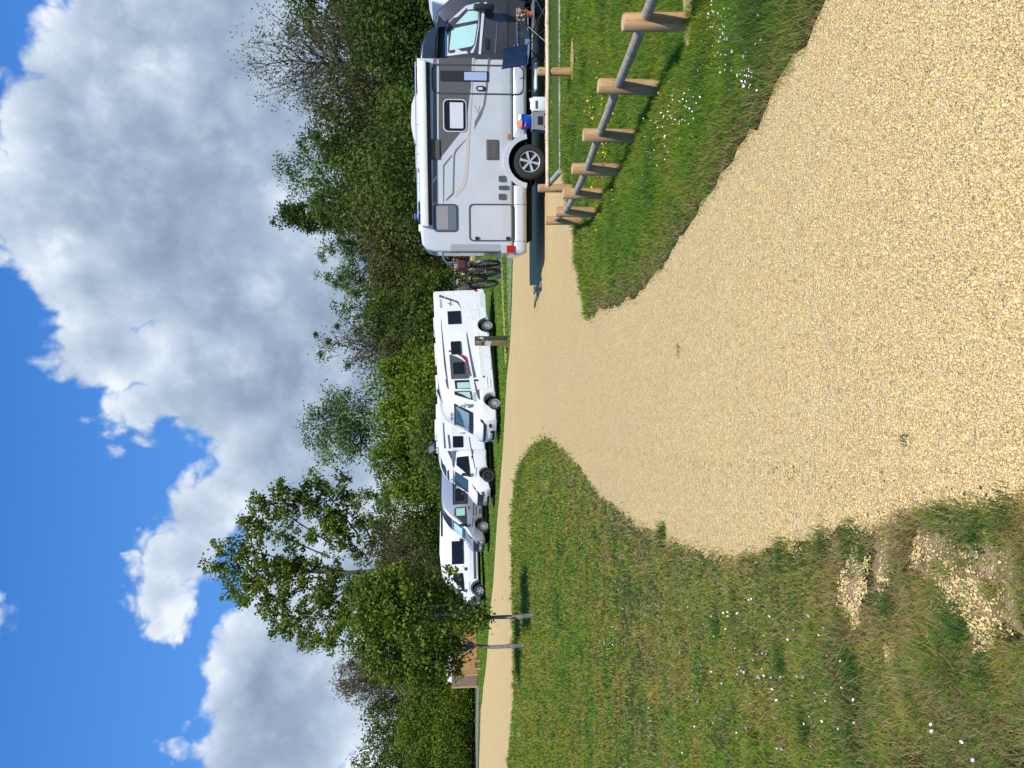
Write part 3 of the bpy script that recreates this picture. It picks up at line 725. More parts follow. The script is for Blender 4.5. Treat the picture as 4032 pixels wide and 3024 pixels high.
# wheel arch flare
fl = [(.56 * math.cos(a), .36 + .56 * math.sin(a)) for a in np.linspace(R(8), R(172), 14)] + [(.455 * math.cos(a), .36 + .455 * math.sin(a)) for a in np.linspace(R(172), R(8), 14)]
for sg in (-1, 1): V1.side('wheel_arch', fl, M_silver, sg, .004, .045)
V1.hull('underbody', [(xr + .25, .30), (xr + .2, zsb + .02), (4.3, zsb + .02), (4.3, .30)], M_under, .02, -.92, .92, flat=True)
V1.hull('wheel_well', [(-.5, .5), (-.5, 1.0), (.5, 1.0), (.5, .5)], M_under, .02, -.75, .75, flat=True)
for sg in (-1, 1): V1.wheel(0, sg, .362, 6); V1.wheel(3.66, sg, .362, 6)
# awning, roof edge
a0 = q1(300, 668)[0]; a1 = q2(300, 1085)[0]; za0 = q1(247, 700)[1] + .0; za1 = q1(326, 700)[1]
mb = MB(); mb.box(((a0 + a1) / 2, -1.17, (za0 + za1) / 2), (a0 - a1, .15, za0 - za1), bev=.03); aw = mb.build('awning', M_white, V1.root, autos=40)
mb = MB(); mb.box(((a0 + a1) / 2, -1.13, za1 - .035), (a0 - a1 - .06, .07, .07)); mb.build('awning_shadow_strip', M_black, aw)  # black strip standing in for the shadow beneath the awning
for x in (a0 - .02, a1 + .02): mb = MB(); mb.box((x, -1.165, (za0 + za1) / 2), (.05, .162, za0 - za1 + .012), bev=.02); mb.build('awning_end_cap', M_ltgrey, aw)
def S(name, pts, m, off=.004, th=.004, parent=None, f=q1): return V1.side(name, [f(a, b) for a, b in pts], m, -1, off, th, parent)
S('graphic', [(462, 632), (850, 632), (828, 820), (805, 1000), (770, 1280), (700, 1440), (480, 1722), (462, 1722)], M_greyg, .001, .002)
S('graphic', [(402, 632), (444, 632), (444, 1500), (444, 1528), (402, 1528)], M_brownst, .001, .002)
S('graphic', [(402, 1740), (444, 1740), (444, 1905), (402, 1960)], M_brownst, .001, .002)
S('graphic', [(402, 1995), (444, 1938), (444, 2208), (402, 2215)], M_brownst, .001, .002)
S('graphic', [(825, 632), (856, 632), (828, 1000), (808, 1400), (800, 1520), (782, 1880), (752, 2030), (700, 2090), (645, 2145), (640, 2085), (690, 2035), (718, 1980), (742, 1850), (768, 1500), (786, 1280), (812, 1000)], M_beige, .003, .002)
S('graphic', [(1000, 632), (1026, 632), (992, 1000), (970, 1140), (930, 1260), (848, 1410), (856, 1320), (905, 1230), (945, 1150), (968, 1000)], M_brownst, .001, .002)
S('graphic', [(765, 1508), (758, 1525), (655, 1650), (640, 1700), (630, 2110), (618, 2125), (545, 2190), (542, 2170), (612, 2098), (622, 1690), (640, 1635)], M_brownst, .001, .002)
S('graphic', [(615, 1692), (525, 1810), (520, 2200), (510, 2210), (508, 1800), (600, 1690)], M_brownst, .001, .002)
x_, z_ = q1(882, 1192); T_ = Matrix.Translation((x_, -1.1 - .006, z_)) @ Matrix.Rotation(R(90), 4, 'X')
text_mesh('lettering', '6C', .135, M_beige, V1.root, T_, .002)
def frame_px(name, c0, r0, c1, r1, f, fm, w_, pane=None, rad=.06, blind=None, bfrac=None, slats=0, parent=None, par2=None):
    """c = crop x (down), r = crop y; builds frame plus pane"""
    x0, z1 = f(c0, r1); x1, z0 = f(c1, r0); x0, x1 = min(x0, x1), max(x0, x1); z0, z1 = min(z0, z1), max(z0, z1)
    fr = V1.side(name, rrect(x0, x1, z0, z1, rad), fm, -1, .002, .016, parent)
    if pane: V1.side('pane', rrect(x0 + w_, x1 - w_, z0 + w_, z1 - w_, max(.01, rad - w_ * .7)), pane, -1, .016, .006, fr)
    if blind: V1.side('blind', rrect(x0 + w_ + .015, x1 - w_ - .015, z0 + (z1 - z0) * bfrac[0], z0 + (z1 - z0) * bfrac[1], .01), blind, -1, .021, .003, fr)
    return fr, (x0, x1, z0, z1)
# habitation window with raised blind, rear window
wf, (x0, x1, z0, z1) = frame_px('window', 513, 1082, 764, 1436, q1, M_ltgrey, .018, M_seal, .10)
V1.side('pane', rrect(x0 + .03, x1 - .03, z0 + .03, z1 - .03, .07), M_glassd, -1, .022, .004, wf)
V1.side('blind', rrect(x0 + .07, x1 - .07, z0 + .07, z1 - .14, .01), M_blindw, -1, .026, .003, wf)
wf, (x0, x1, z0, z1) = frame_px('window', 408, 838, 668, 1142, q2, M_seal, .03, M_seal, .08)
V1.side('pane', rrect(x0 + .03, x1 - .03, z0 + .03, z1 - .03, .06), simple('grey_acrylic', (.13, .145, .165), .2, 0, .3), -1, .020, .004, wf)
V1.side('blind', rrect(x0 + .05, x1 - .05, z0 + .20, z1 - .06, .01), simple('grey_blind', (.26, .25, .26), .6), -1, .025, .003, wf)
# entrance door
x0, z1 = q1(388, 1022); x1, z0 = q1(1392, 712)
dr = V1.side('door', rrect(x0, x1, z0, z1, .14), M_seal, -1, .002, .010, hole=rrect(x0 + .028, x1 - .028, z0 + .028, z1 - .028, .12))
a, b = q1(480, 882); c, d_ = q1(1000, 780)
dwin = V1.side('door_window', rrect(a, c, d_, b, .015), M_black, -1, .006, .014, dr)
V1.side('blind', rrect(a + .02, c - .02, d_ + .03, d_ + (b - d_) * .5, .01), simple('blue_blind', (.36, .44, .62), .5), -1, .021, .003, dwin)
x_, z_ = q1(920, 965); V1.side('door_handle', rrect(x_ - .05, x_ + .05, z_ - .095, z_ + .095, .05), M_black, -1, .004, .02, dr)
V1.side('door_latch', rrect(x_ - .03, x_ + .02, z_ - .04, z_ + .06, .02), M_ltgrey, -1, .02, .012, dr)
# vents
for (c0, r0, c1, r1) in ((366, 138, 476, 356), (982, 140, 1112, 358)):
    fr, (x0, x1, z0, z1) = frame_px('fridge_vent', c0, r0, c1, r1, q2, M_gdark, .01, None, .02)
    mb = MB()
    for k in range(9): zc = z0 + (z1 - z0) * (k + 1) / 10; mb.box(((x0 + x1) / 2, -1.125, zc), (x1 - x0 - .05, .012, .008), Matrix.Rotation(R(25), 3, 'X'))
    mb.build('louvre', M_ltgrey if 0 else simple('louvre_grey', (.22, .2, .18), .4), fr)
# hatches
for (c0, r0, c1, r1) in ((1116, 533, 1192, 598), (1116, 640, 1222, 685), (1116, 728, 1192, 793)):
    x0, z1 = q2(c0, r1); x1, z0 = q2(c1, r0); V1.side('service_hatch', rrect(x0, x1, z0, z1, .02), M_gdark, -1, .002, .02)
# garage door
x0, z1 = q2(795, 1245); x1, z0 = q2(1275, 838)
gd = V1.side('garage_door', rrect(x0, x1, z0 + .005, z1, .09), M_seal, -1, .002, .010, hole=rrect(x0 + .026, x1 - .026, z0 + .02, z1 - .026, .075))
for (cx_, cyy) in ((882, 1213), (1218, 1213)):
    x_, z_ = q2(cx_, cyy); V1.side('lock', rrect(x_ - .035, x_ + .035, z_ - .045, z_ + .045, .03), M_black, -1, .004, .014, gd)
for (cx_, cyy, f) in ((1222, 108, q2),):
    x_, z_ = f(cx_, cyy); V1.side('side_marker', rrect(x_ - .06, x_ + .06, z_ - .025, z_ + .025, .024), M_orange, -1, .002, .015)
for cyy in (845, 1243): x_, z_ = q2(1340, cyy); V1.side('skirt_joint', [(x_ - .004, zsb + .02), (x_ + .004, zsb + .02), (x_ + .004, zsk), (x_ - .004, zsk)], M_seal, -1, .001, .003)
# rear corner lamp
x0, z1 = q2(1205, 1383); x1, z0 = q2(1282, 1290); V1.side('tail_light', rrect(xr - .03, x1, z0, z1, .02), M_redl, -1, .004, .02)
x0, z1b = q2(1142, 1380); V1.side('tail_light', rrect(xr - .03, x1, z1 + .003, z1b, .02), M_clearl, -1, .004, .02)
V1.side('rear_corner', rrect(xr + .015, xr + .15, z1b + .02, zroof - .62, .02), simple('corner_silver', (.36, .375, .39), .4, .2), -1, .001, .008)
# roof furniture
mb = MB(); x_ = q1(600, 1230)[0]
mb.add([], []); mb.prism([(x_ + .55, 0), (x_ + .5, .07), (x_ + .3, .14), (x_ - .1, .16), (x_ - .35, .12), (x_ - .55, 0)], -.45, .35)
mb.v = [(a, b, c + zroof + .03) for a, b, c in mb.v]; mb.build('roof_light', M_ltgrey, V1.root, autos=30)
for (r0, r1, hh, m_, f) in ((180, 435, .085, M_white, q2), (480, 800, .05, M_ltgrey, q2), (815, 1020, .07, M_black, q2), (1050, 1130, .05, M_white, q2)):
    xa, xb = f(250, r1)[0], f(250, r0)[0]; mb = MB(); mb.box(((xa + xb) / 2, -.55, zroof + hh / 2), (xb - xa, .7, hh), bev=.02); mb.build('roof_vent', m_, V1.root)
mb = MB(); mb.box((q2(250, 950)[0], -.6, zroof + .11), (.12, .12, .08), bev=.01); mb.build('aerial', simple('blue_plastic', (.02, .08, .4), .4), V1.root)
mb = MB(); mb.tube([(a1 + .2, -.95, zroof + .06), (2.0, -.95, zroof + .06)], .015, 6); [mb.tube([(x, -.95, zroof - .01), (x, -.95, zroof + .06)], .012, 6) for x in np.linspace(a1 + .3, 1.95, 6)]; mb.build('roof_rail', M_chrome, V1.root)
# cab
def cab_tap(x): return .02 + .05 * max(0, (x - 3.3)) ** 1.3
V1.taper = lambda x: 0 if x < xf_ + .02 else (.07 if x < 3.4 else .07 + .07 * (x - 3.4)); V1.tumble = lambda z: 0
Vc = V1; Vc.taper = lambda x: .07 if x > xf_ - .2 else 0
Vc.tumble = lambda z: 0 if z < 1.3 else (z - 1.3) ** 1.5 * .19
Vc.bow = lambda x: 0 if x < 3.4 else (x - 3.4) * .2
cz0 = .42
prof = [(xf_ - .1, cz0), (xf_ - .1, 2.30), (2.85, 2.30), (3.05, 2.26), (3.5, 1.72), (3.78, 1.36), (4.35, 1.12), (4.52, .95), (4.56, .5), (4.45, .33)] + [(x, z) for x, z in arch(3.66, .44, cz0, 10)]
cab = V1.hull('cab', prof, M_dark, .07)
V1.hull('cab_wheel_well', [(3.2, .4), (3.2, .85), (4.1, .85), (4.1, .4)], M_under, .02, -.7, .7, flat=True)
capz = [q1(a, b) for a, b in ((455, 640), (255, 640), (258, 600), (270, 480), (310, 380), (380, 260), (450, 200), (520, 192))]
V1.tumble = lambda z: 0.02; V1.bow = lambda x: max(0, (x - 2.5)) * .35
V1.taper = lambda x: .02 + .06 * max(0, x - 2.4)
V1.hull('cab_roof_cap', [(capz[0][0] - .1, 2.27)] + [(capz[1][0] - .1, capz[1][1] - .0)] + capz[2:] + [(3.02, 2.20)], M_navy, .06)
V1.taper = lambda x: .07 if x > xf_ - .2 else 0
V1.tumble = lambda z: 0 if z < 1.3 else (z - 1.3) ** 1.5 * .19
V1.bow = lambda x: 0
cd = S('cab_door', [(532, 590), (1065, 565), (1085, 590), (1100, 545), (1212, 548), (1212, 20), (1150, -60), (950, -60), (800, -10), (770, 60), (620, 150), (540, 240)], M_dark, .003, .006)
S('window_surround', [(530, 580), (532, 300), (560, 215), (640, 140), (760, 40), (905, 10), (905, 260), (868, 480), (840, 560)], M_silver, .007, .003, cd)
S('window_seal', [(562, 540), (570, 300), (620, 225), (790, 85), (900, 80), (895, 240), (860, 470), (820, 528), (590, 552)], M_black, .009, .003, cd)
S('cab_window', [(578, 520), (602, 285), (885, 243), (850, 470), (820, 490)], M_blind, .012, .004, cd)
S('cab_window', [(646, 238), (782, 102), (893, 100), (890, 205)], M_blind, .012, .004, cd)
S('graphic', [(898, 575), (922, 580), (965, 100), (990, 10), (960, 10), (935, 100)], M_ltgrey, .009, .003, cd)
x_, z_ = q1(985, 465); V1.side('door_handle', rrect(x_ - .11, x_ + .11, z_ - .03, z_ + .03, .03), M_black, -1, .01, .03, cd)
S('graphic', [(1068, 570), (1085, 565), (1112, 180), (1108, 150)], simple('crease_highlight', (.16, .17, .18), .3, .3, .6), .009, .003, cd)  # lighter strip paints the light caught along the door crease
for c_ in (1325, 1436): S('sill_trim', [(c_ - 7, 520), (c_ + 7, 520), (c_ + 7, 90), (c_ - 7, 90)], M_chrome, .004, .012)
mb = MB(); x_, z_ = q1(1040, 105); mb.box((x_ - .02, -1.26, z_ + .17), (.12, .20, .42), bev=.05); mb.tube([(x_, -1.0, z_ + .12), (x_, -1.2, z_ + .14)], .03, 8); mb.tube([(x_, -1.0, z_ + .25), (x_, -1.2, z_ + .25)], .03, 8); mb.build('mirror', M_black, V1.root, autos=40)
V1.front('windscreen', [(-.78, 1.48), (.78, 1.48), (.70, 2.16), (-.70, 2.16)], M_glassw, lambda z: float(np.interp(z, [1.36, 1.72, 2.26], [3.78, 3.5, 3.05])))
V1.front('grille', [(-.5, .6), (.5, .6), (.55, .95), (-.55, .95)], M_black, lambda z: float(np.interp(z, [.5, .95], [4.56, 4.52])))
for sg in (-1, 1): V1.front('headlight', [(sg * .58, .72), (sg * .86, .75), (sg * .84, 1.0), (sg * .60, .96)], M_clearl, lambda z: float(np.interp(z, [.5, .95, 1.12], [4.56, 4.52, 4.35])))
# step
x0, x1 = q1(1500, 1005)[0], q1(1500, 722)[0]; z_ = q1(1510, 860)[1]
mb = MB(); mb.box(((x0 + x1) / 2, -1.22, z_), (x1 - x0, .24, .045), bev=.01); st_ = mb.build('step', M_ltgrey, V1.root)
for x in (x0 + .03, x1 - .03): mb = MB(); mb.tube([(x, -1.0, z_ + .14), (x, -1.24, z_ + .02)], .012, 6); mb.build('step_bracket', M_black, st_)
# rear bumper bits and bike rack
mb = MB()
for yy in (-.55, .45):
    mb.tube([(xr + .03, yy, zroof - .45), (xr - .10, yy, zroof - .45), (xr - .20, yy, zroof - .53), (xr - .21, yy, 1.3), (xr - .22, yy, 1.05)], .017, 8)
    mb.tube([(xr + .03, yy, .98), (xr - .18, yy, .95), (xr - .62, yy, .93)], .017, 8)
for zz in (1.9, 1.3): mb.tube([(xr - .205, -.55, zz), (xr - .205, .45, zz)], .015, 8)
for xx in (xr - .30, xr - .52): mb.box((xx, -.05, .955), (.07, 1.5, .03))
mb.build('bike_rack', M_chrome, V1.root, autos=40)
V1.hull('rear_panel', [(xr - .012, 1.0), (xr - .012, 2.2), (xr + .05, 2.2), (xr + .05, 1.0)], M_dark, .005, -.9, .9, flat=True)

def bicycle(name, mtx, fcol, basket=None, seat=M_black):
    """x along the bicycle, z up, origin at ground under the bottom bracket"""
    root = empty(name, mtx=mtx)
    Rw = .335; Fw = .53; B = -.48
    for wx in (Fw, B):
        mb = MB()
        V = [];
        pts = [Vector((wx + (Rw - .02) * math.cos(a), 0, Rw + (Rw - .02) * math.sin(a))) for a in np.linspace(0, 2 * math.pi, 29)]
        mb.tube(pts, .026, 6, caps=False); wh = mb.build('wheel', M_rubber, root, smooth=True)
        mb = MB(); mb.tube([Vector((wx + (Rw - .045) * math.cos(a), 0, Rw + (Rw - .045) * math.sin(a))) for a in np.linspace(0, 2 * math.pi, 25)], .010, 5, caps=False)
        for k in range(14):
            a = 2 * math.pi * k / 14; mb.tube([(wx, .02 * (-1) ** k, Rw), (wx + (Rw - .045) * math.cos(a), 0, Rw + (Rw - .045) * math.sin(a))], .0022, 3, caps=False)
        mb.tube([(wx, -.05, Rw), (wx, .05, Rw)], .022, 8); mb.build('rim', M_alloyd, wh)
    mb = MB(); bb = (0, 0, .29); st_t = (-.17, 0, .80); hd0 = (.40, 0, .66); hd1 = (.36, 0, .86)
    mb.tube([bb, st_t], .019, 8); mb.tube([bb, hd0], .028, 8); mb.tube([(-.13, 0, .66), hd1], .019, 8); mb.tube([hd0, hd1], .024, 8)
    mb.tube([bb, (B, .05, Rw)], .012, 6); mb.tube([bb, (B, -.05, Rw)], .012, 6); mb.tube([(-.13, 0, .68), (B, .05, Rw)], .010, 6); mb.tube([(-.13, 0, .68), (B, -.05, Rw)], .010, 6)
    mb.build('frame', fcol, root, smooth=True)
    mb = MB(); mb.tube([hd0, (.44, .05, .60), (Fw, .05, Rw)], .013, 6); mb.tube([hd0, (.44, -.05, .60), (Fw, -.05, Rw)], .013, 6); mb.build('fork', M_black, root)
    mb = MB(); mb.tube([hd1, (.33, 0, 1.02)], .015, 6); mb.tube([(.24, -.30, 1.05), (.33, -.20, 1.04), (.35, 0, 1.02), (.33, .20, 1.04), (.24, .30, 1.05)], .013, 6); mb.build('handlebar', M_black, root)
    mb = MB(); mb.tube([st_t, (-.20, 0, .93)], .013, 6); mb.prism([(-.34, .93), (-.32, .97), (-.2, .975), (-.06, .955), (-.06, .93)], -.05, .05); mb.build('saddle', seat, root)
    mb = MB(); mb.lathe([(0, -.075), (.09, -.075), (.09, -.067), (0, -.067)], 16, bb, 'Y'); mb.tube([(0, -.10, .29), (0, .10, .29)], .014, 6); mb.tube([(0, -.09, .29), (.02, -.09, .12)], .012, 6); mb.tube([(0, .09, .29), (-.02, .09, .46)], .012, 6); mb.box((.02, -.13, .12), (.09, .08, .02)); mb.box((-.02, .13, .46), (.09, .08, .02)); mb.build('crank', M_alloyd, root)
    for wx, n_ in ((Fw, 'mudguard'), (B, 'mudguard')):
        mb = MB(); pp = [Vector((wx + (Rw + .02) * math.cos(a), 0, Rw + (Rw + .02) * math.sin(a))) for a in np.linspace(R(40 if wx > 0 else 30), R(170), 12)]
        for i in range(len(pp) - 1):
            mb.add([pp[i] + Vector((0, -.028, 0)), pp[i] + Vector((0, .028, 0)), pp[i + 1] + Vector((0, .028, 0)), pp[i + 1] + Vector((0, -.028, 0))], [(0, 1, 2, 3)])
        mb.build(n_, M_black, root)
    mb = MB(); mb.box((-.46, 0, .74), (.36, .12, .015)); mb.tube([(-.6, .05, .73), (B, .06, Rw)], .006, 5); mb.tube([(-.6, -.05, .73), (B, -.06, Rw)], .006, 5); mb.build('luggage_rack', M_black, root)
    if basket:
        mb = MB(); mb.box((-.5, .0, .86), (.30, .24, .20), bev=.03); mb.build('pannier', basket, root)
    return root
bz = ztf(p0.x, RVY) + .95
M_bred = simple('bike_red', (.10, .015, .015), .35, .2, .6); M_bgr = simple('bike_dark', (.03, .035, .03), .35, .3, .5)
base = p0.copy(); 
# bicycles stand across the rear of the motorhome, seen end on and slightly turned
m1 = frame_at(p0, -7) @ Matrix.Translation((xr - .30, -.05, .95)) @ Matrix.Rotation(R(90 + 9), 4, 'Z') @ Matrix.Rotation(R(-2), 4, 'X')
b1 = bicycle('bicycle', m1, M_bred, simple('red_bag', (.07, .015, .012), .7)); tag(b1, 'bicycle with a red bag, on the rack right behind the silver motorhome', 'bicycle', 'bicycles on the motorhome rack')
m2 = frame_at(p0, -7) @ Matrix.Translation((xr - .54, -.1, .95)) @ Matrix.Rotation(R(-90 + 14), 4, 'Z') @ Matrix.Rotation(R(3), 4, 'X')
b2 = bicycle('bicycle', m2, M_bgr, None, simple('saddle_grey', (.22, .22, .20), .6)); tag(b2, 'dark bicycle with no bag, on the outer side of the rack away from the motorhome', 'bicycle', 'bicycles on the motorhome rack')

# ================================================================== cab shared by the vehicles with a sloping van nose
def nose_van(V, paint, lower=None, ws_top=(-.48, 2.06), plate_txt=None, grille=M_black, bar=None, bumper=None):
    V.front('grille', [(-.62, .62), (.62, .62), (.70, .92), (-.70, .92)], grille, V.xf, .004)
    V.front('windscreen', [(-.86, 1.36), (.86, 1.36), (.78, ws_top[1] - .05), (-.78, ws_top[1] - .05)], M_glassw, V.xf, .002)
    for sg in (-1, 1):
        h = V.front('headlight', [(sg * .66, .86), (sg * .74, .83), (sg * .93, 1.02), (sg * .95, 1.20), (sg * .88, 1.16)], M_glassd, V.xf, .004, th=.03)
        V.front('lamp', [(sg * .76, .93), (sg * .86, .95), (sg * .90, 1.06), (sg * .82, 1.04)], M_clearl, V.xf, .03, h, th=.012)
        V.front('fog_light', rrect(sg * .70, sg * .82, .42, .52, .04), M_clearl, V.xf, .004, th=.012)
        V.front('bumper_recess', [(sg * .60, .56), (sg * .84, .60), (sg * .82, .74), (sg * .64, .70)], M_gdark, V.xf, .002, th=.006)
    V.front('lower_intake', rrect(-.52, .52, .34, .44, .03), M_black, V.xf, .004)
    pl = V.front('number_plate', rrect(-.26, .26, .475, .585, .01), M_plate, V.xf, .02)
    if plate_txt:
        x_ = V.xf(.53); T_ = Matrix.Translation((x_ + .042, 0, .53)) @ Matrix.Rotation(R(90), 4, 'Z') @ Matrix.Rotation(R(90), 4, 'X')
        text_mesh('lettering', plate_txt, .085, M_black, pl, T_, .001)
def mirrors(V, x, z, m, low=True):
    for sg in (-1, 1):
        mb = MB(); y_ = sg * (V.ys(x, z) + .14); mb.box((x, y_, z + .10), (.12, .20, .34), bev=.045); mb.prism([(x - .04, z - .02), (x + .04, z - .02), (x + .10, z - .14), (x - .02, z - .14)], sg * V.ys(x, z) * .98, y_)
        mb.build('mirror', m, V.root, autos=40)
HEAD = 180 + 32.5
def veh(name, X, Y, W, head=HEAD, pitch=0., roll=0., sc=1.05, dz=0., **k):
    g_ = gp(X, Y); hd = R(head); left = Vector((-math.sin(hd), math.cos(hd), 0))
    p = Vector((g_.x, g_.y, g_.z)) - left * (W / 2 - .02)
    # origin on the centre line at the front axle; tip the body about the near front wheel
    M_ = Matrix.Translation(g_ + Vector((0, 0, dz))) @ Matrix.Rotation(hd, 4, 'Z') @ Matrix.Rotation(R(pitch), 4, 'Y') @ Matrix.Rotation(R(roll), 4, 'X') @ Matrix.Scale(sc, 4) @ Matrix.Translation((0, -(W / 2 - .02), 0))
    return Vehicle(name, M_, W, **k)

# ================================================================== 2. long white integrated motorhome
V2 = veh('motorhome', 1972, 1586, 2.3, HEAD - 1, 2.4, sc=1.08, dz=-.06)
tag(V2.root, 'long white motorhome with flowing dark side lines and dark square windows', 'motorhome', None)
def q3(cx_, cyy): return V2.px(1560 + cx_ / 3.687, 1050 + cyy / 3.687, 1)
def q4(cx_, cyy): return V2.px(1560 + cx_ / 3.687, 1450 + cyy / 3.687, 1)
rw = q3(1350, 845); xrear = q3(900, 340)[0]; zt_r = q3(562, 400)[1]; zb_r = q3(1300, 600)[1]; zb_f = q4(1425, 150)[1]; zt_f = q4(655, 330)[1]
zt_m = q3(600, 1250)[1]
WB = rw[0]
open('/tmp/dbg.txt','w').write(repr(('wb',WB,'rear',xrear,'roof',zt_r,zt_m,zt_f,'sk',zb_r,q3(1392,1300)[1],zb_f, V1.root.location[:], xr, xf_, zroof, zsk, zsb)))
zs_ = [q3(1300, 600)[1], q3(1392, 1300)[1], q4(1425, 150)[1]]; sk = sum(zs_) / 3 - .01
xfr = [(.30, .98), (.45, 1.0), (.62, 1.0), (.80, .98), (.98, .92), (1.15, .70), (1.28, .52), (2.06, -.02), (2.20, -.08), (2.45, -.35), (2.58, -.75), (2.66, -1.3)]
V2.xf = lambda z: float(np.interp(z, [a for a, b in xfr], [b for a, b in xfr]))
V2.taper = lambda x: 0 if x < -1.2 else .085 * ((x + 1.2) / 2.2) ** 1.5
V2.tumble = lambda z: 0 if z < 1.4 else .03 * (z - 1.4)
V2.bow = lambda x: 0 if x < -1.8 else .26 * min(1, (x + 1.8) / 2.0)
H2 = 2.70
prof = [(xrear, sk + .05), (xrear - .02, H2 - .05), (xrear + .08, H2), (-1.9, H2)] + [(b, a) for a, b in xfr[::-1]] + arch(0, .40, sk, 9) + [(WB + .42, sk)] + arch(WB, .40, sk, 9)
# coachbuilt body and front moulding
i0 = prof.index((xfr[-1][1], xfr[-1][0]))
V2.hull('body', prof, M_white, .06)
V2.hull('underbody', [(xrear + .3, .26), (xrear + .3, .5), (.6, .5), (.6, .26)], M_under, .02, -.85, .85, flat=True)
for xx in (0, WB): V2.hull('wheel_well', [(xx - .47, .4), (xx - .47, .95), (xx + .47, .95), (xx + .47, .4)], M_under, .02, -.8, .8, flat=True)
for sg in (-1, 1): V2.wheel(0, sg, .30, 10, rim=.68); V2.wheel(WB, sg, .30, 10, rim=.68)
def S2(name, pts, m, f=q3, off=.003, th=.004, parent=None): return V2.side(name, [f(a, b) for a, b in pts], m, 1, off, th, parent)
def W2(c0, r0, c1, r1, f=q3, fm=M_black, gm=M_glassd, rad=.03):
    x0, z1 = f(c0, r0); x1, z0 = f(c1, r1); return V2.window(min(x0, x1), max(x0, x1), min(z0, z1), max(z0, z1), 1, fm, gm, rad, .03)
S2('graphic', [(622, 410), (640, 403), (700, 430), (705, 458), (622, 440)], M_greyg)
S2('graphic', [(712, 432), (838, 478), (834, 508), (712, 462)], M_greyg)
S2('graphic', [(846, 482), (895, 500), (918, 545), (935, 605), (912, 560), (885, 525), (846, 512)], M_greyg)
S2('graphic', [(646, 760), (662, 900), (680, 1080), (700, 1280), (738, 1655), (728, 1655), (692, 1400), (668, 1080), (654, 900)], M_greyg)
S2('graphic', [(738, 1652), (745, 1720), (758, 1810), (752, 1812), (730, 1752), (712, 1652)], M_greyg)
S2('graphic', [(1016, 955), (1060, 1200), (1100, 1420), (1140, 1640), (1126, 1640), (1090, 1440), (1048, 1200), (1020, 1010)], M_greyg)
S2('graphic', [(1126, 190), (1142, 190), (1170, 300), (1190, 400), (1208, 515), (1184, 470), (1150, 340)], M_greyg, q4)
wg = S2('graphic', [(770, 1270), (860, 1300), (940, 1345), (985, 1385), (1005, 1420), (1055, 1650), (800, 1650)], M_gdark)
S2('graphic', [(885, 1268), (950, 1275), (1000, 1300), (1025, 1340), (1040, 1430), (1075, 1600), (1066, 1600), (1028, 1430), (1000, 1360), (950, 1310)], M_redst)
S2('graphic', [(762, 1205), (800, 1215), (800, 1238), (762, 1230)], M_redst)
W2(742, 648, 945, 828); W2(788, 1086, 945, 1268)
W2(812, 1385, 1008, 1575, q3, M_gdark, M_glassd)
# cab side glazing
x0, z1 = q4(842, 168); x1, z0 = q4(1062, 360)
dd_ = V2.side('cab_door', rrect(x1, x0, .55, z1 + .03, .05), M_white, 1, .001, .004)
S2('door_gap', [(1160, 175), (1165, 178), (1365, 180), (1375, 200), (1378, 340), (1372, 340), (1360, 186), (1160, 182)], M_ltgrey, q4, .004, .002, dd_)
S2('cab_window', [(845, 195), (1062, 195), (1080, 345), (862, 340)], M_black, q4, .005, .004, dd_)
S2('blind', [(885, 238), (1064, 232), (1076, 330), (895, 335)], M_blind, q4, .010, .003, dd_)
qw = S2('quarter_window', [(845, 378), (1080, 375), (1112, 520), (1060, 505), (850, 430)], M_black, q4, .004, .005)
S2('blind', [(890, 395), (1070, 392), (1092, 495), (1050, 485), (985, 440)], M_blind, q4, .010, .003, qw)
S2('door_handle', [(1130, 190), (1180, 192), (1192, 205), (1180, 218), (1130, 212)], M_black, q4, .006, .03)
S2('locker_door', [(1215, 375), (1275, 378), (1290, 400), (1300, 560), (1290, 590), (1230, 588), (1215, 540)], M_ltgrey, q3, .002, .001)
S2('service_door', [(1070, 625), (1190, 615), (1210, 640), (1218, 745), (1195, 765), (1100, 760), (1082, 735)], M_ltgrey, q3, .002, .001)
S2('service_door', [(1085, 637), (1182, 628), (1198, 645), (1206, 738), (1190, 752), (1105, 750), (1092, 728)], M_white, q3, .004, .002)
S2('locker_door', [(1290, 1305), (1365, 1310), (1380, 1340), (1385, 1480), (1370, 1500), (1315, 1495), (1298, 1460)], M_ltgrey, q3, .002, .001)
S2('locker_door', [(1296, 1320), (1358, 1324), (1370, 1345), (1376, 1475), (1362, 1488), (1318, 1484), (1304, 1455)], M_white, q3, .004, .002)
S2('fuel_flap', [(1262, 1600), (1285, 1605), (1285, 1635), (1260, 1630)], M_gdark, q3, .004, .006)
V2.side('arch_lip', [(WB + .52 * math.cos(a), .36 + .52 * math.sin(a)) for a in np.linspace(R(0), R(180), 14)] + [(WB + .41 * math.cos(a), .36 + .41 * math.sin(a)) for a in np.linspace(R(180), R(0), 14)], M_white, 1, .003, .02)
# front
V2.front('windscreen', [(-.98, 1.26), (.98, 1.26), (.96, 2.06), (-.96, 2.06)], M_black, V2.xf, .002)
V2.front('windscreen_glass', [(-.84, 1.44), (.84, 1.44), (.86, 1.99), (-.86, 1.99)], simple('silvered_blind', (.20, .31, .32), .10, 0, 1), V2.xf, .014)
V2.front('sun_blind', [(-.84, 1.97), (.80, 1.985), (.62, 1.80), (.2, 1.68), (-.4, 1.62), (-.80, 1.66)], simple('deep_blind', (.05, .085, .09), .12, 0, 1), V2.xf, .026, th=.004)
V2.front('grille', [(-.80, .74), (.80, .74), (.93, .93), (.80, .86), (-.80, .86), (-.93, .93)], M_black, V2.xf, .004)
V2.front('lower_intake', rrect(-.42, .42, .36, .56, .05), M_black, V2.xf, .004)
V2.front('number_plate', rrect(-.26, .26, .48, .59, .01), M_plate, V2.xf, .024)
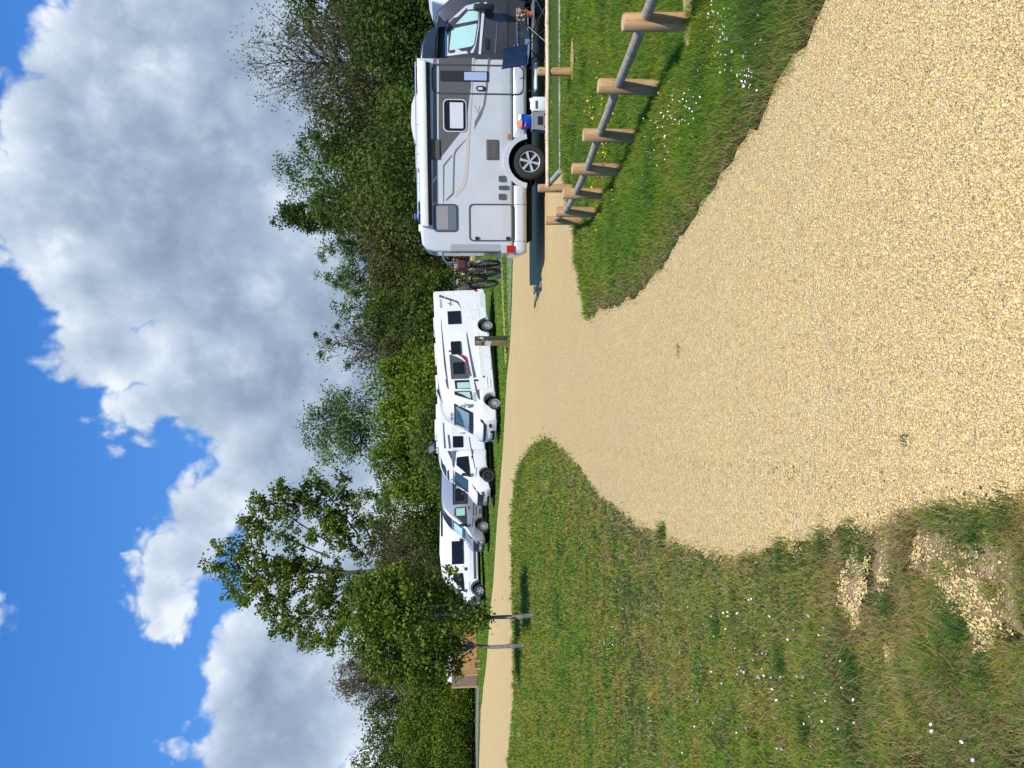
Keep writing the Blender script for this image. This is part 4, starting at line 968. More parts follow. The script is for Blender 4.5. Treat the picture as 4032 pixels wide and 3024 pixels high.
for sg in (-1, 1):
    V2.front('headlight', [(sg * .84, .80), (sg * 1.0, .90), (sg * 1.03, 1.02), (sg * .88, .95)], M_glassd, V2.xf, .004)
    V2.front('fog_light', [(sg * .62, .50), (sg * .82, .52), (sg * .84, .62), (sg * .66, .62)], M_black, V2.xf, .004)
mirr = mirrors(V2, .06, 1.62, M_white)
zc = 2.17; x_ = V2.xf(zc); T0 = Matrix.Translation((x_ + .03, 0, zc)) @ Matrix.Rotation(R(90), 4, 'Z') @ Matrix.Rotation(R(50), 4, 'X')
text_mesh('lettering', 'TESS', .15, M_black, V2.root, T0 @ Matrix.Translation((-.12, 0, 0)), .004)
text_mesh('lettering', 'ORO', .15, M_redst, V2.root, T0 @ Matrix.Translation((.26, 0, 0)), .004)
x_, z_ = q4(1140, 470); T_ = Matrix.Translation((x_ - V2.bow(x_), V2.ys(x_, z_) + .008, z_)) @ Matrix.Rotation(R(180), 4, 'Z') @ Matrix.Rotation(R(90), 4, 'X')
text_mesh('lettering', 'BENIMAR', .11, M_greyg, V2.root, T_)
x_, z_ = q3(650, 530); T_ = Matrix.Translation((x_, V2.W / 2 - V2.tumble(z_) + .008, z_)) @ Matrix.Rotation(R(180), 4, 'Z') @ Matrix.Rotation(R(90), 4, 'X')
text_mesh('lettering', 'BENIMAR', .12, M_greyg, V2.root, T_)
mb = MB()
for k in range(4): a_, b_ = q3(745 + 12 * k, 530 + 7 * k); mb.tube([(a_, V2.W / 2 - V2.tumble(b_) + .008, b_), (a_ - .05 + .02 * k, V2.W / 2 - V2.tumble(b_) + .008, b_ - .16)], .009, 5)
a_, b_ = q3(780, 540); mb.tube([(a_ + .12, V2.W / 2 - V2.tumble(b_) + .008, b_ + .0), (a_ - .25, V2.W / 2 - V2.tumble(b_) + .008, b_ - .03)], .008, 5)
mb.build('emblem', simple('emblem_red', (.35, .12, .08), .5), V2.root)
for (x_, y_, L_, hh, m_) in ((-3.2, .3, .8, .07, M_white), (-1.6, .2, .7, .09, M_white), (-4.8, .2, .7, .06, M_ltgrey)):
    mb = MB(); mb.box((x_, y_, H2 + hh / 2), (L_, .7, hh), bev=.03); mb.build('roof_vent', m_, V2.root)
mb = MB(); mb.box(((-1.2 + xrear) / 2, -1.13, H2 - .07), (abs(xrear) - 1.6, .1, .12), bev=.02); mb.build('awning', M_white, V2.root)
mb = MB(); mb.tube([(-.62, .3, H2 - .2), (-1.3, .34, H2 + .03)], .05, 6); mb.build('skylight', M_glassd, V2.root)
V2.side('tail_light', rrect(xrear + .03, xrear + .13, .62, .78, .02), M_redl, 1, .003, .01)
mb = MB(); mb.box((xrear + .06, 0, .50), (.30, 2.28, .26), bev=.05); mb.build('rear_bumper', M_white, V2.root)
# grey weather cover over bikes on the rear of vehicle 2
Mi = V2.M
def cover():
    mb = MB(); n = 26; prof = [(0, 1.62), (.34, 1.60), (.50, 1.35), (.56, 1.0), (.55, .62), (.40, .45)]
    V = []; Fs = []
    ks = np.linspace(-1.05, 1.0, n)
    for i, y in enumerate(ks):
        e = 1 - abs(i / (n - 1) * 2 - 1) ** 4 * .35
        for j, (x, z) in enumerate(prof):
            fold = .035 * math.sin(i * 2.3 + j * .7) * (j / 5); V.append((xrear - .04 - x * e - fold, y, .5 + (z - .5) * (.82 + .18 * e) + .02 * math.sin(i * 1.7)))
    m_ = len(prof)
    for i in range(n - 1):
        for j in range(m_ - 1): Fs.append((i * m_ + j, i * m_ + j + 1, (i + 1) * m_ + j + 1, (i + 1) * m_ + j))
    Fs.append(tuple(range(m_))); Fs.append(tuple((n - 1) * m_ + j for j in range(m_)))
    mb.add(V, Fs); return mb
root = empty('cycle_cover', mtx=V2.M.copy()); tag(root, 'dark grey weatherproof cover draped over the rear rack of the long white motorhome', 'cover')
cover().build('fabric', simple('grey_cover_cloth', (.10, .095, .10), .8, bump=.3, bscale=5), root, autos=50)
mb = MB(); mb.tube([(xrear - .03, -.9, .55), (xrear - .5, -.9, .5), (xrear - .52, .9, .5), (xrear - .03, .9, .55)], .025, 6); mb.build('strap', M_black, root)

# ================================================================== 3. white coachbuilt behind it
def ducato_profile(W, paint): pass
DX = [(.28, .88), (.42, .95), (.60, .96), (.78, .95), (.95, .90), (1.10, .74), (1.22, .52), (1.34, .30), (1.70, -.06), (2.04, -.40)]
V3 = veh('motorhome', 1952, 1871, 2.15, HEAD, .4)
tag(V3.root, 'white motorhome with black skylight over its cab, half hidden behind the long white one', 'motorhome')
xf3 = DX + [(2.12, -.34), (2.22, -.36), (2.42, -.62), (2.60, -1.0), (2.72, -1.5)]
V3.xf = lambda z: float(np.interp(z, [a for a, b in xf3], [b for a, b in xf3]))
V3.taper = lambda x: 0 if x < -1.6 else (.04 if x < -1.2 else .04 + .06 * max(0, (x + .2)))
V3.tumble = lambda z: 0 if z < 1.25 else min(.16, .17 * (z - 1.25)) 
V3.bow = lambda x: 0 if x < -.9 else .24 * min(1, (x + .9) / 1.3)
low = [(-4.035 - 1.6, .42), (-4.035 - 1.6, 2.0), (-1.3, 2.0)]
V3.hull('cab', [(-1.45, .40), (-1.45, 2.10), (-.5, 2.10)] + [(b, a) for a, b in DX[::-1]] + arch(0, .43, .38, 9) + [(-.5, .40)], M_white2, .07)
V3.tumble = lambda z: 0; V3.taper = lambda x: 0 if x < -1.3 else .07 * (x + 1.3); V3.bow = lambda x: 0 if x < -1.6 else .26 * min(1, (x + 1.6) / 1.2)
H3 = 2.83
V3.hull('body', [(-5.9, .45), (-5.9, H3), (-2.0, H3), (-1.5, H3 - .08), (-1.0, H3 - .24), (-.62, 2.42), (-.38, 2.22), (-.34, 2.10), (-1.35, 2.08), (-1.42, 1.95), (-1.42, .45)], M_white2, .07)
V3.hull('underbody', [(-5.6, .26), (-5.6, .5), (.5, .5), (.5, .26)], M_under, .02, -.85, .85, flat=True)
V3.hull('wheel_well', [(-.45, .4), (-.45, .9), (.45, .9), (.45, .4)], M_under, .02, -.78, .78, flat=True)
for sg in (-1, 1): V3.wheel(0, sg, .345, 6, M_alloyd, rim=.62); V3.wheel(-4.035, sg, .345, 6, M_alloyd, rim=.62)
zz = lambda z: float(np.interp(z, [2.10, 2.22, 2.42, 2.59, 2.75, 2.83], [-.34, -.38, -.62, -1.0, -1.5, -2.0]))
V3.front('skylight', [(-.62, 2.30), (.62, 2.30), (.50, 2.70), (-.50, 2.70)], M_navy, zz, .004)
V3.side('side_panel_dark', [(-1.35, 2.16), (-.70, 2.14), (-.9, 2.22), (-1.35, 2.36)], M_gdark, 1, .003, .006)
def q5(cx_, cyy): return V3.px(1560 + cx_ / 3.687, 1450 + cyy / 3.687, 1)
def W3(c0, r0, c1, r1, rad=.05):
    x0, z1 = q5(c0, r0); x1, z0 = q5(c1, r1); return V3.window(min(x0, x1), max(x0, x1), min(z0, z1), max(z0, z1), 1, M_black, M_glassd, rad, .03)
W3(820, 988, 975, 1152)
for (c, r0, r1) in ((675, 795, 1165), (745, 965, 1165)):
    a_, b_ = q5(c, r0); a2, b2 = q5(c + 20, r1); V3.side('graphic', [(a_, b_), (a2, b2), (a2, b2 - .05), (a_, b_ - .05)], M_greyg, 1, .003, .003)
a_, b_ = q5(1050, 1000); a2, b2 = q5(1095, 1260); V3.side('graphic', [(a_, b_), (a2, b2), (a2, b2 - .05), (a_, b_ - .05)], M_greyg, 1, .003, .003)
V3.tumble = lambda z: 0 if z < 1.25 else min(.16, .17 * (z - 1.25)); V3.taper = lambda x: 0 if x < -1.6 else (.04 if x < -1.2 else .04 + .06 * max(0, (x + .2))); V3.bow = lambda x: 0 if x < -.9 else .24 * min(1, (x + .9) / 1.3)
V3.xf = lambda z: float(np.interp(z, [a for a, b in DX], [b for a, b in DX]))
cdr = V3.side('cab_door', [(-1.2, .60), (-1.2, 1.9), (-.55, 1.98), (-.2, 1.75), (.22, 1.30), (.25, 1.0), (-.36, .95), (-.48, .55)], M_white2, 1, .002, .004)
V3.side('cab_window', [(-1.12, 1.32), (-1.12, 1.84), (-1.05, 1.92), (-.62, 1.93), (-.10, 1.52), (.14, 1.30), (.05, 1.27)], M_glassd, 1, .006, .006, cdr)
V3.side('door_handle', rrect(-1.12, -.98, 1.12, 1.17, .02), M_black, 1, .006, .03, cdr)
V3.side('rub_strip', [(-1.25, 1.10), (-.3, 1.00), (-.3, 1.04), (-1.25, 1.15)], M_greyg, 1, .007, .004)
nose_van(V3, M_white2, plate_txt='CM 604 KR', grille=simple('brown_black_grille', (.03, .018, .014), .4))
mirrors(V3, -.05, 1.42, M_black)
zc = 2.17; T0 = Matrix.Translation((-.33, 0, zc)) @ Matrix.Rotation(R(90), 4, 'Z') @ Matrix.Rotation(R(75), 4, 'X')
text_mesh('lettering', 'CI', .12, M_greyg, V3.root, T0, .01)
for (x_, y_, L_, hh, W_, m_) in ((-3.0, .4, .9, .16, .7, M_white), (-2.3, -.2, .5, .10, .5, M_ltgrey), (-4.2, 0, .8, .10, .7, M_white)):
    mb = MB(); mb.box((x_, y_, H3 + hh / 2), (L_, W_, hh), bev=.04); mb.build('roof_vent', m_, V3.root)
mb = MB(); mb.tube([(-1.9, .5, H3), (-1.9, .5, H3 + .18)], .03, 6); mb.box((-1.9, .5, H3 + .3), (.05, .7, .45), Matrix.Rotation(R(35), 3, 'Y')); mb.build('solar_panel', M_navy, V3.root)

# ================================================================== 4. silver camper van with skylight above the windscreen
V4 = veh('camper_van', 1930, 2071, 2.05, HEAD - 1, 0.)
tag(V4.root, 'silver grey camper van with a dark glazed panel above its windscreen', 'camper van')
V4.taper = lambda x: 0 if x < -.3 else .06 * (x + .3); V4.tumble = lambda z: 0 if z < 1.25 else .20 * (z - 1.25) ** 1.25; V4.bow = lambda x: 0 if x < -1.4 else .22 * min(1, (x + 1.4) / 1.8)
DX4 = DX + [(2.10, -.46), (2.30, -.72), (2.55, -1.15), (2.62, -1.5)]
V4.xf = lambda z: float(np.interp(z, [a for a, b in DX4], [b for a, b in DX4]))
V4.hull('body', [(-4.9, .40), (-4.95, 2.3), (-4.85, 2.60), (-1.9, 2.66)] + [(b, a) for a, b in DX4[::-1]] + arch(0, .43, .38, 9) + [(-3.55, .38)] + arch(-4.035, .43, .38, 9), M_silverv, .10)
V4.hull('underbody', [(-4.6, .26), (-4.6, .5), (.5, .5), (.5, .26)], M_under, .02, -.85, .85, flat=True)
for xx in (0, -4.035): V4.hull('wheel_well', [(xx - .45, .4), (xx - .45, .9), (xx + .45, .9), (xx + .45, .4)], M_under, .02, -.76, .76, flat=True)
for sg in (-1, 1): V4.wheel(0, sg, .345, 10, rim=.62); V4.wheel(-4.035, sg, .345, 10, rim=.62)
V4.front('skylight', [(-.80, 2.10), (.80, 2.10), (.62, 2.58), (-.62, 2.58)], M_navy, V4.xf, .004)
nose_van(V4, M_silverv, plate_txt='GH 215 TN')
V4.front('sunshade', [(-.74, 1.52), (.74, 1.52), (.68, 1.97), (-.68, 1.97)], simple('windscreen_shade', (.50, .70, .66), .3, 0, .6), V4.xf, .016, th=.003)
cdr = V4.side('cab_door', [(-1.2, .60), (-1.2, 1.96), (-.60, 2.0), (-.2, 1.72), (.22, 1.30), (.25, 1.0), (-.36, .95), (-.48, .55)], M_silverv, 1, .002, .004)
V4.side('cab_window', [(-1.12, 1.30), (-1.12, 1.84), (-1.05, 1.92), (-.62, 1.93), (-.10, 1.52), (.14, 1.30), (.05, 1.27)], M_black, 1, .006, .004, cdr)
V4.side('blind', [(-1.05, 1.36), (-1.05, 1.84), (-.62, 1.84), (-.55, 1.78), (-.55, 1.36)], simple('green_blind', (.28, .52, .42), .3, 0, .6), 1, .010, .003, cdr)
V4.side('door_handle', rrect(-1.12, -.96, 1.12, 1.17, .02), M_black, 1, .006, .03, cdr)
V4.side('window_band', [(-2.9, 1.22), (-2.9, 2.02), (-1.32, 2.02), (-1.32, 1.22)], M_navy, 1, .002, .006)
V4.window(-2.3, -1.45, 1.34, 1.92, 1, M_gdark, M_glassd, .08, .03)
for z_ in (.72, .86): V4.side('side_moulding', [(-1.9, z_), (-.5, z_), (-.5, z_ + .045), (-1.9, z_ + .045)], M_black, 1, .002, .012)
V4.side('sill_vent', rrect(-.95, -.62, .44, .60, .02), M_gdark, 1, .002, .01)
mirrors(V4, -.05, 1.40, M_black)
mb = MB(); mb.box((-1.8, -.9, 2.66), (3.2, .12, .12), bev=.02); mb.build('awning', M_black, V4.root)
mb = MB(); mb.box((-2.6, .2, 2.70), (.8, .8, .10), bev=.03); mb.build('roof_vent', M_black, V4.root)
mb = MB(); mb.tube([(-4.2, .75, 2.68), (-1.4, .72, 2.72)], .02, 6); mb.build('roof_rail', M_black, V4.root)

# ================================================================== 5. white panel van, half behind the small trees
V5 = veh('van', 1912.5, 2325, 2.05, HEAD - 9, 0.)
tag(V5.root, 'tall white panel van with dark grey bumper and wheel arches, partly behind the small tree', 'van')
V5.taper = lambda x: 0 if x < -.3 else .06 * (x + .3); V5.tumble = lambda z: 0 if z < 1.25 else .14 * (z - 1.25); V5.bow = lambda x: 0 if x < -1.2 else .22 * min(1, (x + 1.2) / 1.6)
DX5 = [(.30, .90), (.45, 1.0), (.70, 1.02), (.95, .95), (1.12, .80), (1.24, .50), (1.36, .28), (1.75, -.10), (2.15, -.5), (2.4, -.75), (2.62, -1.2), (2.70, -1.8)]
V5.xf = lambda z: float(np.interp(z, [a for a, b in DX5], [b for a, b in DX5]))
V5.hull('body', [(-5.1, .42), (-5.15, 2.4), (-5.0, 2.70), (-2.4, 2.76)] + [(b, a) for a, b in DX5[::-1]] + arch(0, .45, .40, 9) + [(-3.2, .40)] + arch(-3.66, .45, .40, 9), M_white2, .10)
V5.hull('underbody', [(-4.8, .26), (-4.8, .5), (.5, .5), (.5, .26)], M_under, .02, -.85, .85, flat=True)
for xx in (0, -3.66): V5.hull('wheel_well', [(xx - .45, .4), (xx - .45, .9), (xx + .45, .9), (xx + .45, .4)], M_under, .02, -.76, .76, flat=True)
for sg in (-1, 1): V5.wheel(0, sg, .36, 6, rim=.56); V5.wheel(-3.66, sg, .36, 6, rim=.56)
for xx in (0, -3.66): V5.side('arch_trim', [(xx + .56 * math.cos(a), .36 + .56 * math.sin(a)) for a in np.linspace(R(4), R(176), 14)] + [(xx + .45 * math.cos(a), .36 + .45 * math.sin(a)) for a in np.linspace(R(176), R(4), 14)], M_gdark, 1, .003, .02)
V5.side('front_bumper', [(.46, .34), (.52, .75), (.60, .92), (.88, .90), (.94, .60), (.88, .34)], M_gdark, 1, .002, .012)
V5.front('bumper', [(-.95, .34), (.95, .34), (.96, .78), (-.96, .78)], M_gdark, V5.xf, .004)
V5.front('grille', [(-.60, .82), (.60, .82), (.62, 1.02), (-.62, 1.02)], M_black, V5.xf, .004)
V5.front('windscreen', [(-.86, 1.40), (.86, 1.40), (.78, 2.1), (-.78, 2.1)], M_glassw, V5.xf, .003)
for sg in (-1, 1): V5.front('headlight', [(sg * .68, .84), (sg * .92, .90), (sg * .93, 1.16), (sg * .74, 1.06)], M_clearl, V5.xf, .004)
cdr = V5.side('cab_door', [(-1.15, .60), (-1.15, 1.96), (-.60, 2.05), (-.2, 1.78), (.22, 1.32), (.25, 1.0), (-.40, .98), (-.5, .55)], M_white2, 1, .002, .004)
V5.side('cab_window', [(-1.06, 1.34), (-1.06, 1.92), (-.62, 1.98), (-.10, 1.55), (.14, 1.32), (.05, 1.28)], M_glassd, 1, .006, .006, cdr)
V5.side('door_handle', rrect(-1.42, -1.22, 1.16, 1.26, .03), M_black, 1, .006, .03)
V5.window(-3.05, -1.62, 1.30, 2.02, 1, M_navy, M_glassd, .04, .03)
V5.side('side_moulding', [(-3.1, .56), (-.62, .56), (-.62, .70), (-3.1, .70)], M_gdark, 1, .003, .02)
mirrors(V5, -.05, 1.42, M_black)
# ------------------------------------------------------------------ wood
def wood(name, c0, c1, scale=(30, 30, 3), rough=.8, bump=.3):
    def b(nt, bs):
        tcn = nt.add('ShaderNodeTexCoord'); mp = nt.add('ShaderNodeMapping'); nt.l.new(tcn.outputs['Object'], mp.inputs[0]); mp.inputs['Scale'].default_value = scale
        n = nt.noise(mp.outputs[0], 1, 6, .65, .6); n2 = nt.noise(tcn.outputs['Object'], 3.5, 4, .6); kn = nt.voro(tcn.outputs['Object'], 7)
        c = nt.mix(nt.maprange(n, .3, .72), c0, c1); c = nt.mix(nt.maprange(n2, .56, .72, 0, .5), c, tuple(x * .6 for x in c0))
        c = nt.mix(nt.maprange(kn, .10, .16, .75, 0), c, tuple(x * .4 for x in c0)); c = nt.mix(nt.maprange(n, .66, .72, 0, .6), c, tuple(x * .35 for x in c0))
        nt.l.new(c, bs.inputs['Base Color']); bs.inputs['Roughness'].default_value = rough; bs.inputs['Specular IOR Level'].default_value = .2
        nt.l.new(nt.bump(n, bump, .01), bs.inputs['Normal'])
    return mat(name, b)
M_post = wood('post_pine', (.36, .20, .08), (.56, .36, .17))
M_postend = wood('post_end_grain', (.42, .27, .13), (.60, .43, .24), (12, 12, 12))
M_greyw = wood('weathered_rail', (.25, .205, .155), (.45, .385, .30), (4, 30, 30))
M_palew = wood('pale_rail', (.50, .38, .24), (.78, .64, .45), (4, 25, 25))
M_greyw2 = wood('grey_edging', (.26, .25, .23), (.45, .43, .39), (4, 30, 30))
M_board = wood('shed_board_sunlit', (.34, .19, .07), (.50, .31, .13), (8, 8, 1.2))  # orange of the sunlit front face put into the board colour
M_board2 = wood('shed_board_pale', (.32, .22, .13), (.44, .31, .19), (8, 8, 1.2))  # same timber without that painted orange light

def fence_post(root, p, h, r, lean=(0, 0), sink=.1):
    mb = MB(); ax = Vector((lean[0], lean[1], 1))
    b = Vector(p); pts = [b - ax * sink, b + ax * (h * .4), b + ax * (h - .015), b + ax * h]
    mb.tube(pts, [r * 1.02, r, r * .99, r * .9], 20); o = mb.build('post', M_post, root, smooth=False, autos=35)
    mb = MB(); mb.tube([b + ax * (h), b + ax * (h + .004)], r * .88, 20); mb.build('post_top', M_postend, o)
    return o
# fence beside the path
tops = [(2455, 81), (2357, 342), (2298, 534), (2254, 667), (2218, 762), (2190, 835), (2149, 867)]
rails = [(2537, 78), (2431, 342), (2358, 534), (2309, 667), (2266, 762), (2225, 835), (2186, 862)]
ds = [5.40, 6.52, 7.45, 8.32, 9.2, 10.0, 11.4]
fr_ = empty('rail_fence', (at(2455, 81, 5.4).x, 5.4, ztf(2.6, 5.4))); tag(fr_, 'low fence of short round posts with one grey rail leading away beside the gravel', 'fence')
inv = fr_.matrix_world.inverted() if False else Matrix.Translation(-Vector(fr_.location))
PP = []
for (X, Y), d in zip(tops, ds):
    tp = at(X, Y, d); zb = ztf(tp.x, tp.y) + .03; PP.append((tp, zb))
RP = []
for i, ((X, Y), d) in enumerate(zip(rails, ds)):
    q = at(X, Y, d); RP.append(q)
for i, (tp, zb) in enumerate(PP):
    fence_post(fr_, Vector((tp.x, tp.y, zb)) - fr_.location, tp.z - zb, .066, ((-.02, .01), (.015, 0), (.01, 0), (.012, 0), (0, 0), (.01, 0), (-.01, 0))[i])
first = RP[0] + (RP[0] - RP[1]) * 1.2
seq = [first] + RP
for i in range(len(seq) - 1):
    a, b = seq[i], seq[i + 1]; d_ = (b - a).normalized()
    mb = MB(); mb.tube([a + d_ * (.02 if i else 0) - fr_.location, a.lerp(b, .5) + Vector((0, 0, -.004)) - fr_.location, b - d_ * .045 - fr_.location], [.039, .038, .037], 16); mb.build('rail', M_greyw, fr_, autos=35)
e = PP[0][0] + (PP[0][0] - PP[1][0]) * 1.2
fence_post(fr_, Vector((e.x, e.y, ztf(e.x, e.y) + .02)) - fr_.location, .56, .066)
# fence behind it, across the lawn
f2 = empty('rail_fence', (at(2262, 282, 12.6).x, 12.6, ztf(5, 12.6))); tag(f2, 'low fence with one straight pale peeled rail, crossing the lawn before the silver motorhome', 'fence')
g1, g2_ = gp(2262, 284), gp(2262, 742)
dirv = (g2_ - g1); 
pts_ = [g2_, g1, g1 - dirv, g1 - dirv * 2]
for i, p in enumerate(pts_):
    fence_post(f2, Vector((p.x, p.y, ztf(p.x, p.y) + .01)) - f2.location, .57, .066)
ra = at(2157, 735, g2_.y - .05); rb = at(2157, 284, g1.y - .05)
dr_ = rb - ra
for i in range(3):
    a, b = ra + dr_ * i, ra + dr_ * (i + 1)
    mb = MB(); mb.tube([a + dr_ * (.0), a.lerp(b, .5) + Vector((0, 0, .005)), b], [.034, .035, .034], 14); mb.v = [tuple(Vector(v) - f2.location) for v in mb.v]; mb.build('rail', M_palew, f2, autos=35)
sp = sheet('gravel_ring', [(g1.x + .30 * math.cos(a) + .15, g1.y - .06 + .2 * math.sin(a)) for a in np.linspace(0, 6.28, 14)[:-1]], .048, M_gravel, .3, .01, dstep=.1)
sp = sheet('gravel_ring', [(PP[0][0].x + .17 + .38 * math.cos(a), PP[0][0].y - .06 + .12 * math.sin(a)) for a in np.linspace(0, 6.28, 14)[:-1]], .085, M_gravel, .3, .01, dstep=.1)
# timber edging
ed = empty('timber_edging', gp(2217, 670)); tag(ed, 'grey timber edging pole lying on the ground between lawn and gravel', 'edging')
L_ = [gp(2163, 728), gp(2190, 700), gp(2215, 672)]
mb = MB(); mb.tube([Vector((p.x, p.y, ztf(p.x, p.y) + .04)) - ed.location for p in L_], .045, 10); mb.build('pole', M_greyw2, ed, autos=35)
L_ = [gp(2218, 668), gp(2217, 300), gp(2217, 0), gp(2217, -400)]
mb = MB(); mb.tube([Vector((p.x, p.y, ztf(p.x, p.y) + .055)) - ed.location for p in L_], .022, 8); mb.build('pole', M_greyw2, ed, autos=35)

# ------------------------------------------------------------------ wooden marker pillar with notices
gs = gp(2001, 1342); hs = at(1869, 1342, gs.y).z - ztf(gs.x, gs.y)
si = empty('information_pillar', Vector((gs.x, gs.y, ztf(gs.x, gs.y))), R(-42)); tag(si, 'square wooden pillar with green and brown faces and paper notices, at the gravel edge in front of a motorhome', 'information pillar')
mb = MB(); mb.box((0, 0, hs / 2 + .0), (.26, .26, hs), bev=.01); mb.build('pillar_body', wood('pillar_brown', (.20, .13, .06), (.32, .23, .12), (10, 10, 1)), si)
mb = MB(); mb.box((.133, 0, hs / 2), (.006, .262, hs - .02)); mb.v = mb.v; mb.build('green_panel', simple('dark_green_board', (.035, .05, .022), .6), si)
M_pap = simple('paper', (.62, .55, .60), .7)
mb = MB(); mb.prism([(-.055, 0), (.055, .02), (.05, .13), (-.04, .12)], 0, .004, 'X'); mb.v = [(x + .138, y, z + hs * .74) for x, y, z in mb.v]; mb.build('notice', simple('pale_blue_paper', (.45, .66, .70), .6), si)
mb = MB(); mb.lathe([(.018, .138), (.03, .138), (.03, .142), (.018, .142)], 14, (0, 0, hs * .88), 'Y'); mb.v = [(y, x, z) for x, y, z in mb.v]; mb.build('emblem', M_ltgrey, si)
mb = MB()
mb.box((0, -.135, hs * .60), (.20, .012, .22), Matrix.Rotation(R(14), 3, 'Y')); mb.build('notice', M_pap, si)
mb = MB(); mb.box((-.02, -.135, hs * .77), (.14, .01, .07)); mb.build('dark_plate', simple('dark_red_plate', (.06, .02, .015), .5), si)
mb = MB(); mb.box((.05, -.134, hs * .90), (.06, .008, .05)); mb.build('plate', M_plate, si)

# ------------------------------------------------------------------ things standing in front of the silver motorhome
def on_ground(X, Y, dz=0): p = gp(X, Y); return Vector((p.x, p.y, ztf(p.x, p.y) + dz))
yf = RVY - .45
def spot(Y, d=None):
    d = d or yf; p = at(2140, Y, d); return Vector((p.x, d, ztf(p.x, d) + .0))
# jerrycan
c = spot(413, yf + .1); wc = empty('water_canister', c, R(-7)); tag(wc, 'white plastic water canister on the ground beside the grey step stool', 'water canister')
M_can = simple('white_plastic', (.74, .77, .78), .4)
mb = MB(); mb.box((0, 0, .17), (.29, .19, .34), bev=.035); mb.box((0, 0, .355), (.20, .05, .03), bev=.01); cb = mb.build('canister_body', M_can, wc, autos=40)
mb = MB(); mb.box((-.02, -.097, .25), (.16, .004, .05)); mb.build('grip_recess', M_gdark, wc)
mb = MB(); mb.tube([(.10, 0, .33), (.10, 0, .385)], .03, 12); mb.build('cap', M_can, wc)
# folding step stool
c = spot(481, yf + .05); ss = empty('step_stool', c, R(-7)); tag(ss, 'grey plastic folding step stool standing under the blue basin', 'stool')
M_stool = simple('grey_plastic', (.24, .25, .26), .5)
mb = MB(); mb.box((0, 0, .345), (.34, .26, .03), bev=.008); mb.build('seat', M_stool, ss)
for sgn in (-1, 1):
    mb = MB(); P_ = [(-.20, 0), (-.15, 0), (-.13, .08), (.13, .08), (.15, 0), (.20, 0), (.165, .33), (-.165, .33)]
    mb.prism(P_, sgn * .13 - .012, sgn * .13 + .012); mb.build('leg_panel', M_stool, ss)
mb = MB(); mb.box((0, -.145, .19), (.17, .004, .11)); mb.tube([(.12, -.147, .10), (.12, -.149, .10)], .02, 12); mb.tube([(-.12, -.147, .10), (-.12, -.149, .10)], .02, 12); mb.build('opening', M_black, ss)
c2 = c + Vector((0, 0, .36)); ba = empty('basin', c2); tag(ba, 'bright blue round basin on top of the grey step stool', 'basin')
mb = MB(); mb.lathe([(0, 0), (.115, 0), (.135, .03), (.15, .19), (.165, .195), (.165, .205), (.14, .203), (.125, .03), (0, .02)], 28); mb.build('bowl', simple('blue_basin', (.008, .10, .62), .35), ba, autos=50)
cl_ = MB(); V = []; n = 13
for i in range(n):
    for j in range(n):
        x = (i / (n - 1) - .5) * .27; y = (j / (n - 1) - .5) * .27; rr = math.hypot(x, y)
        V.append((x, y, .20 + .10 * math.exp(-(rr / .09) ** 2) + .035 * math.sin(19 * x + 3) * math.cos(23 * y) + (-.05 if rr > .125 else 0)))
cl_.add(V, [(i * n + j, i * n + j + 1, (i + 1) * n + j + 1, (i + 1) * n + j) for i in range(n - 1) for j in range(n - 1)])
lo = cl_.build('towel', simple('orange_towel', (.78, .20, .09), .9), None, smooth=True); lo.location = c2; tag(lo, 'orange towel heaped in the blue basin', 'towel')
mb = MB(); mb.box((.06, -.10, .235), (.12, .09, .05), Matrix.Rotation(R(20), 3, 'X'), bev=.02); lo = mb.build('cloth', simple('white_cloth', (.8, .78, .74), .9), None); lo.location = c2; tag(lo, 'small white cloth tucked beside the orange towel in the basin', 'cloth')

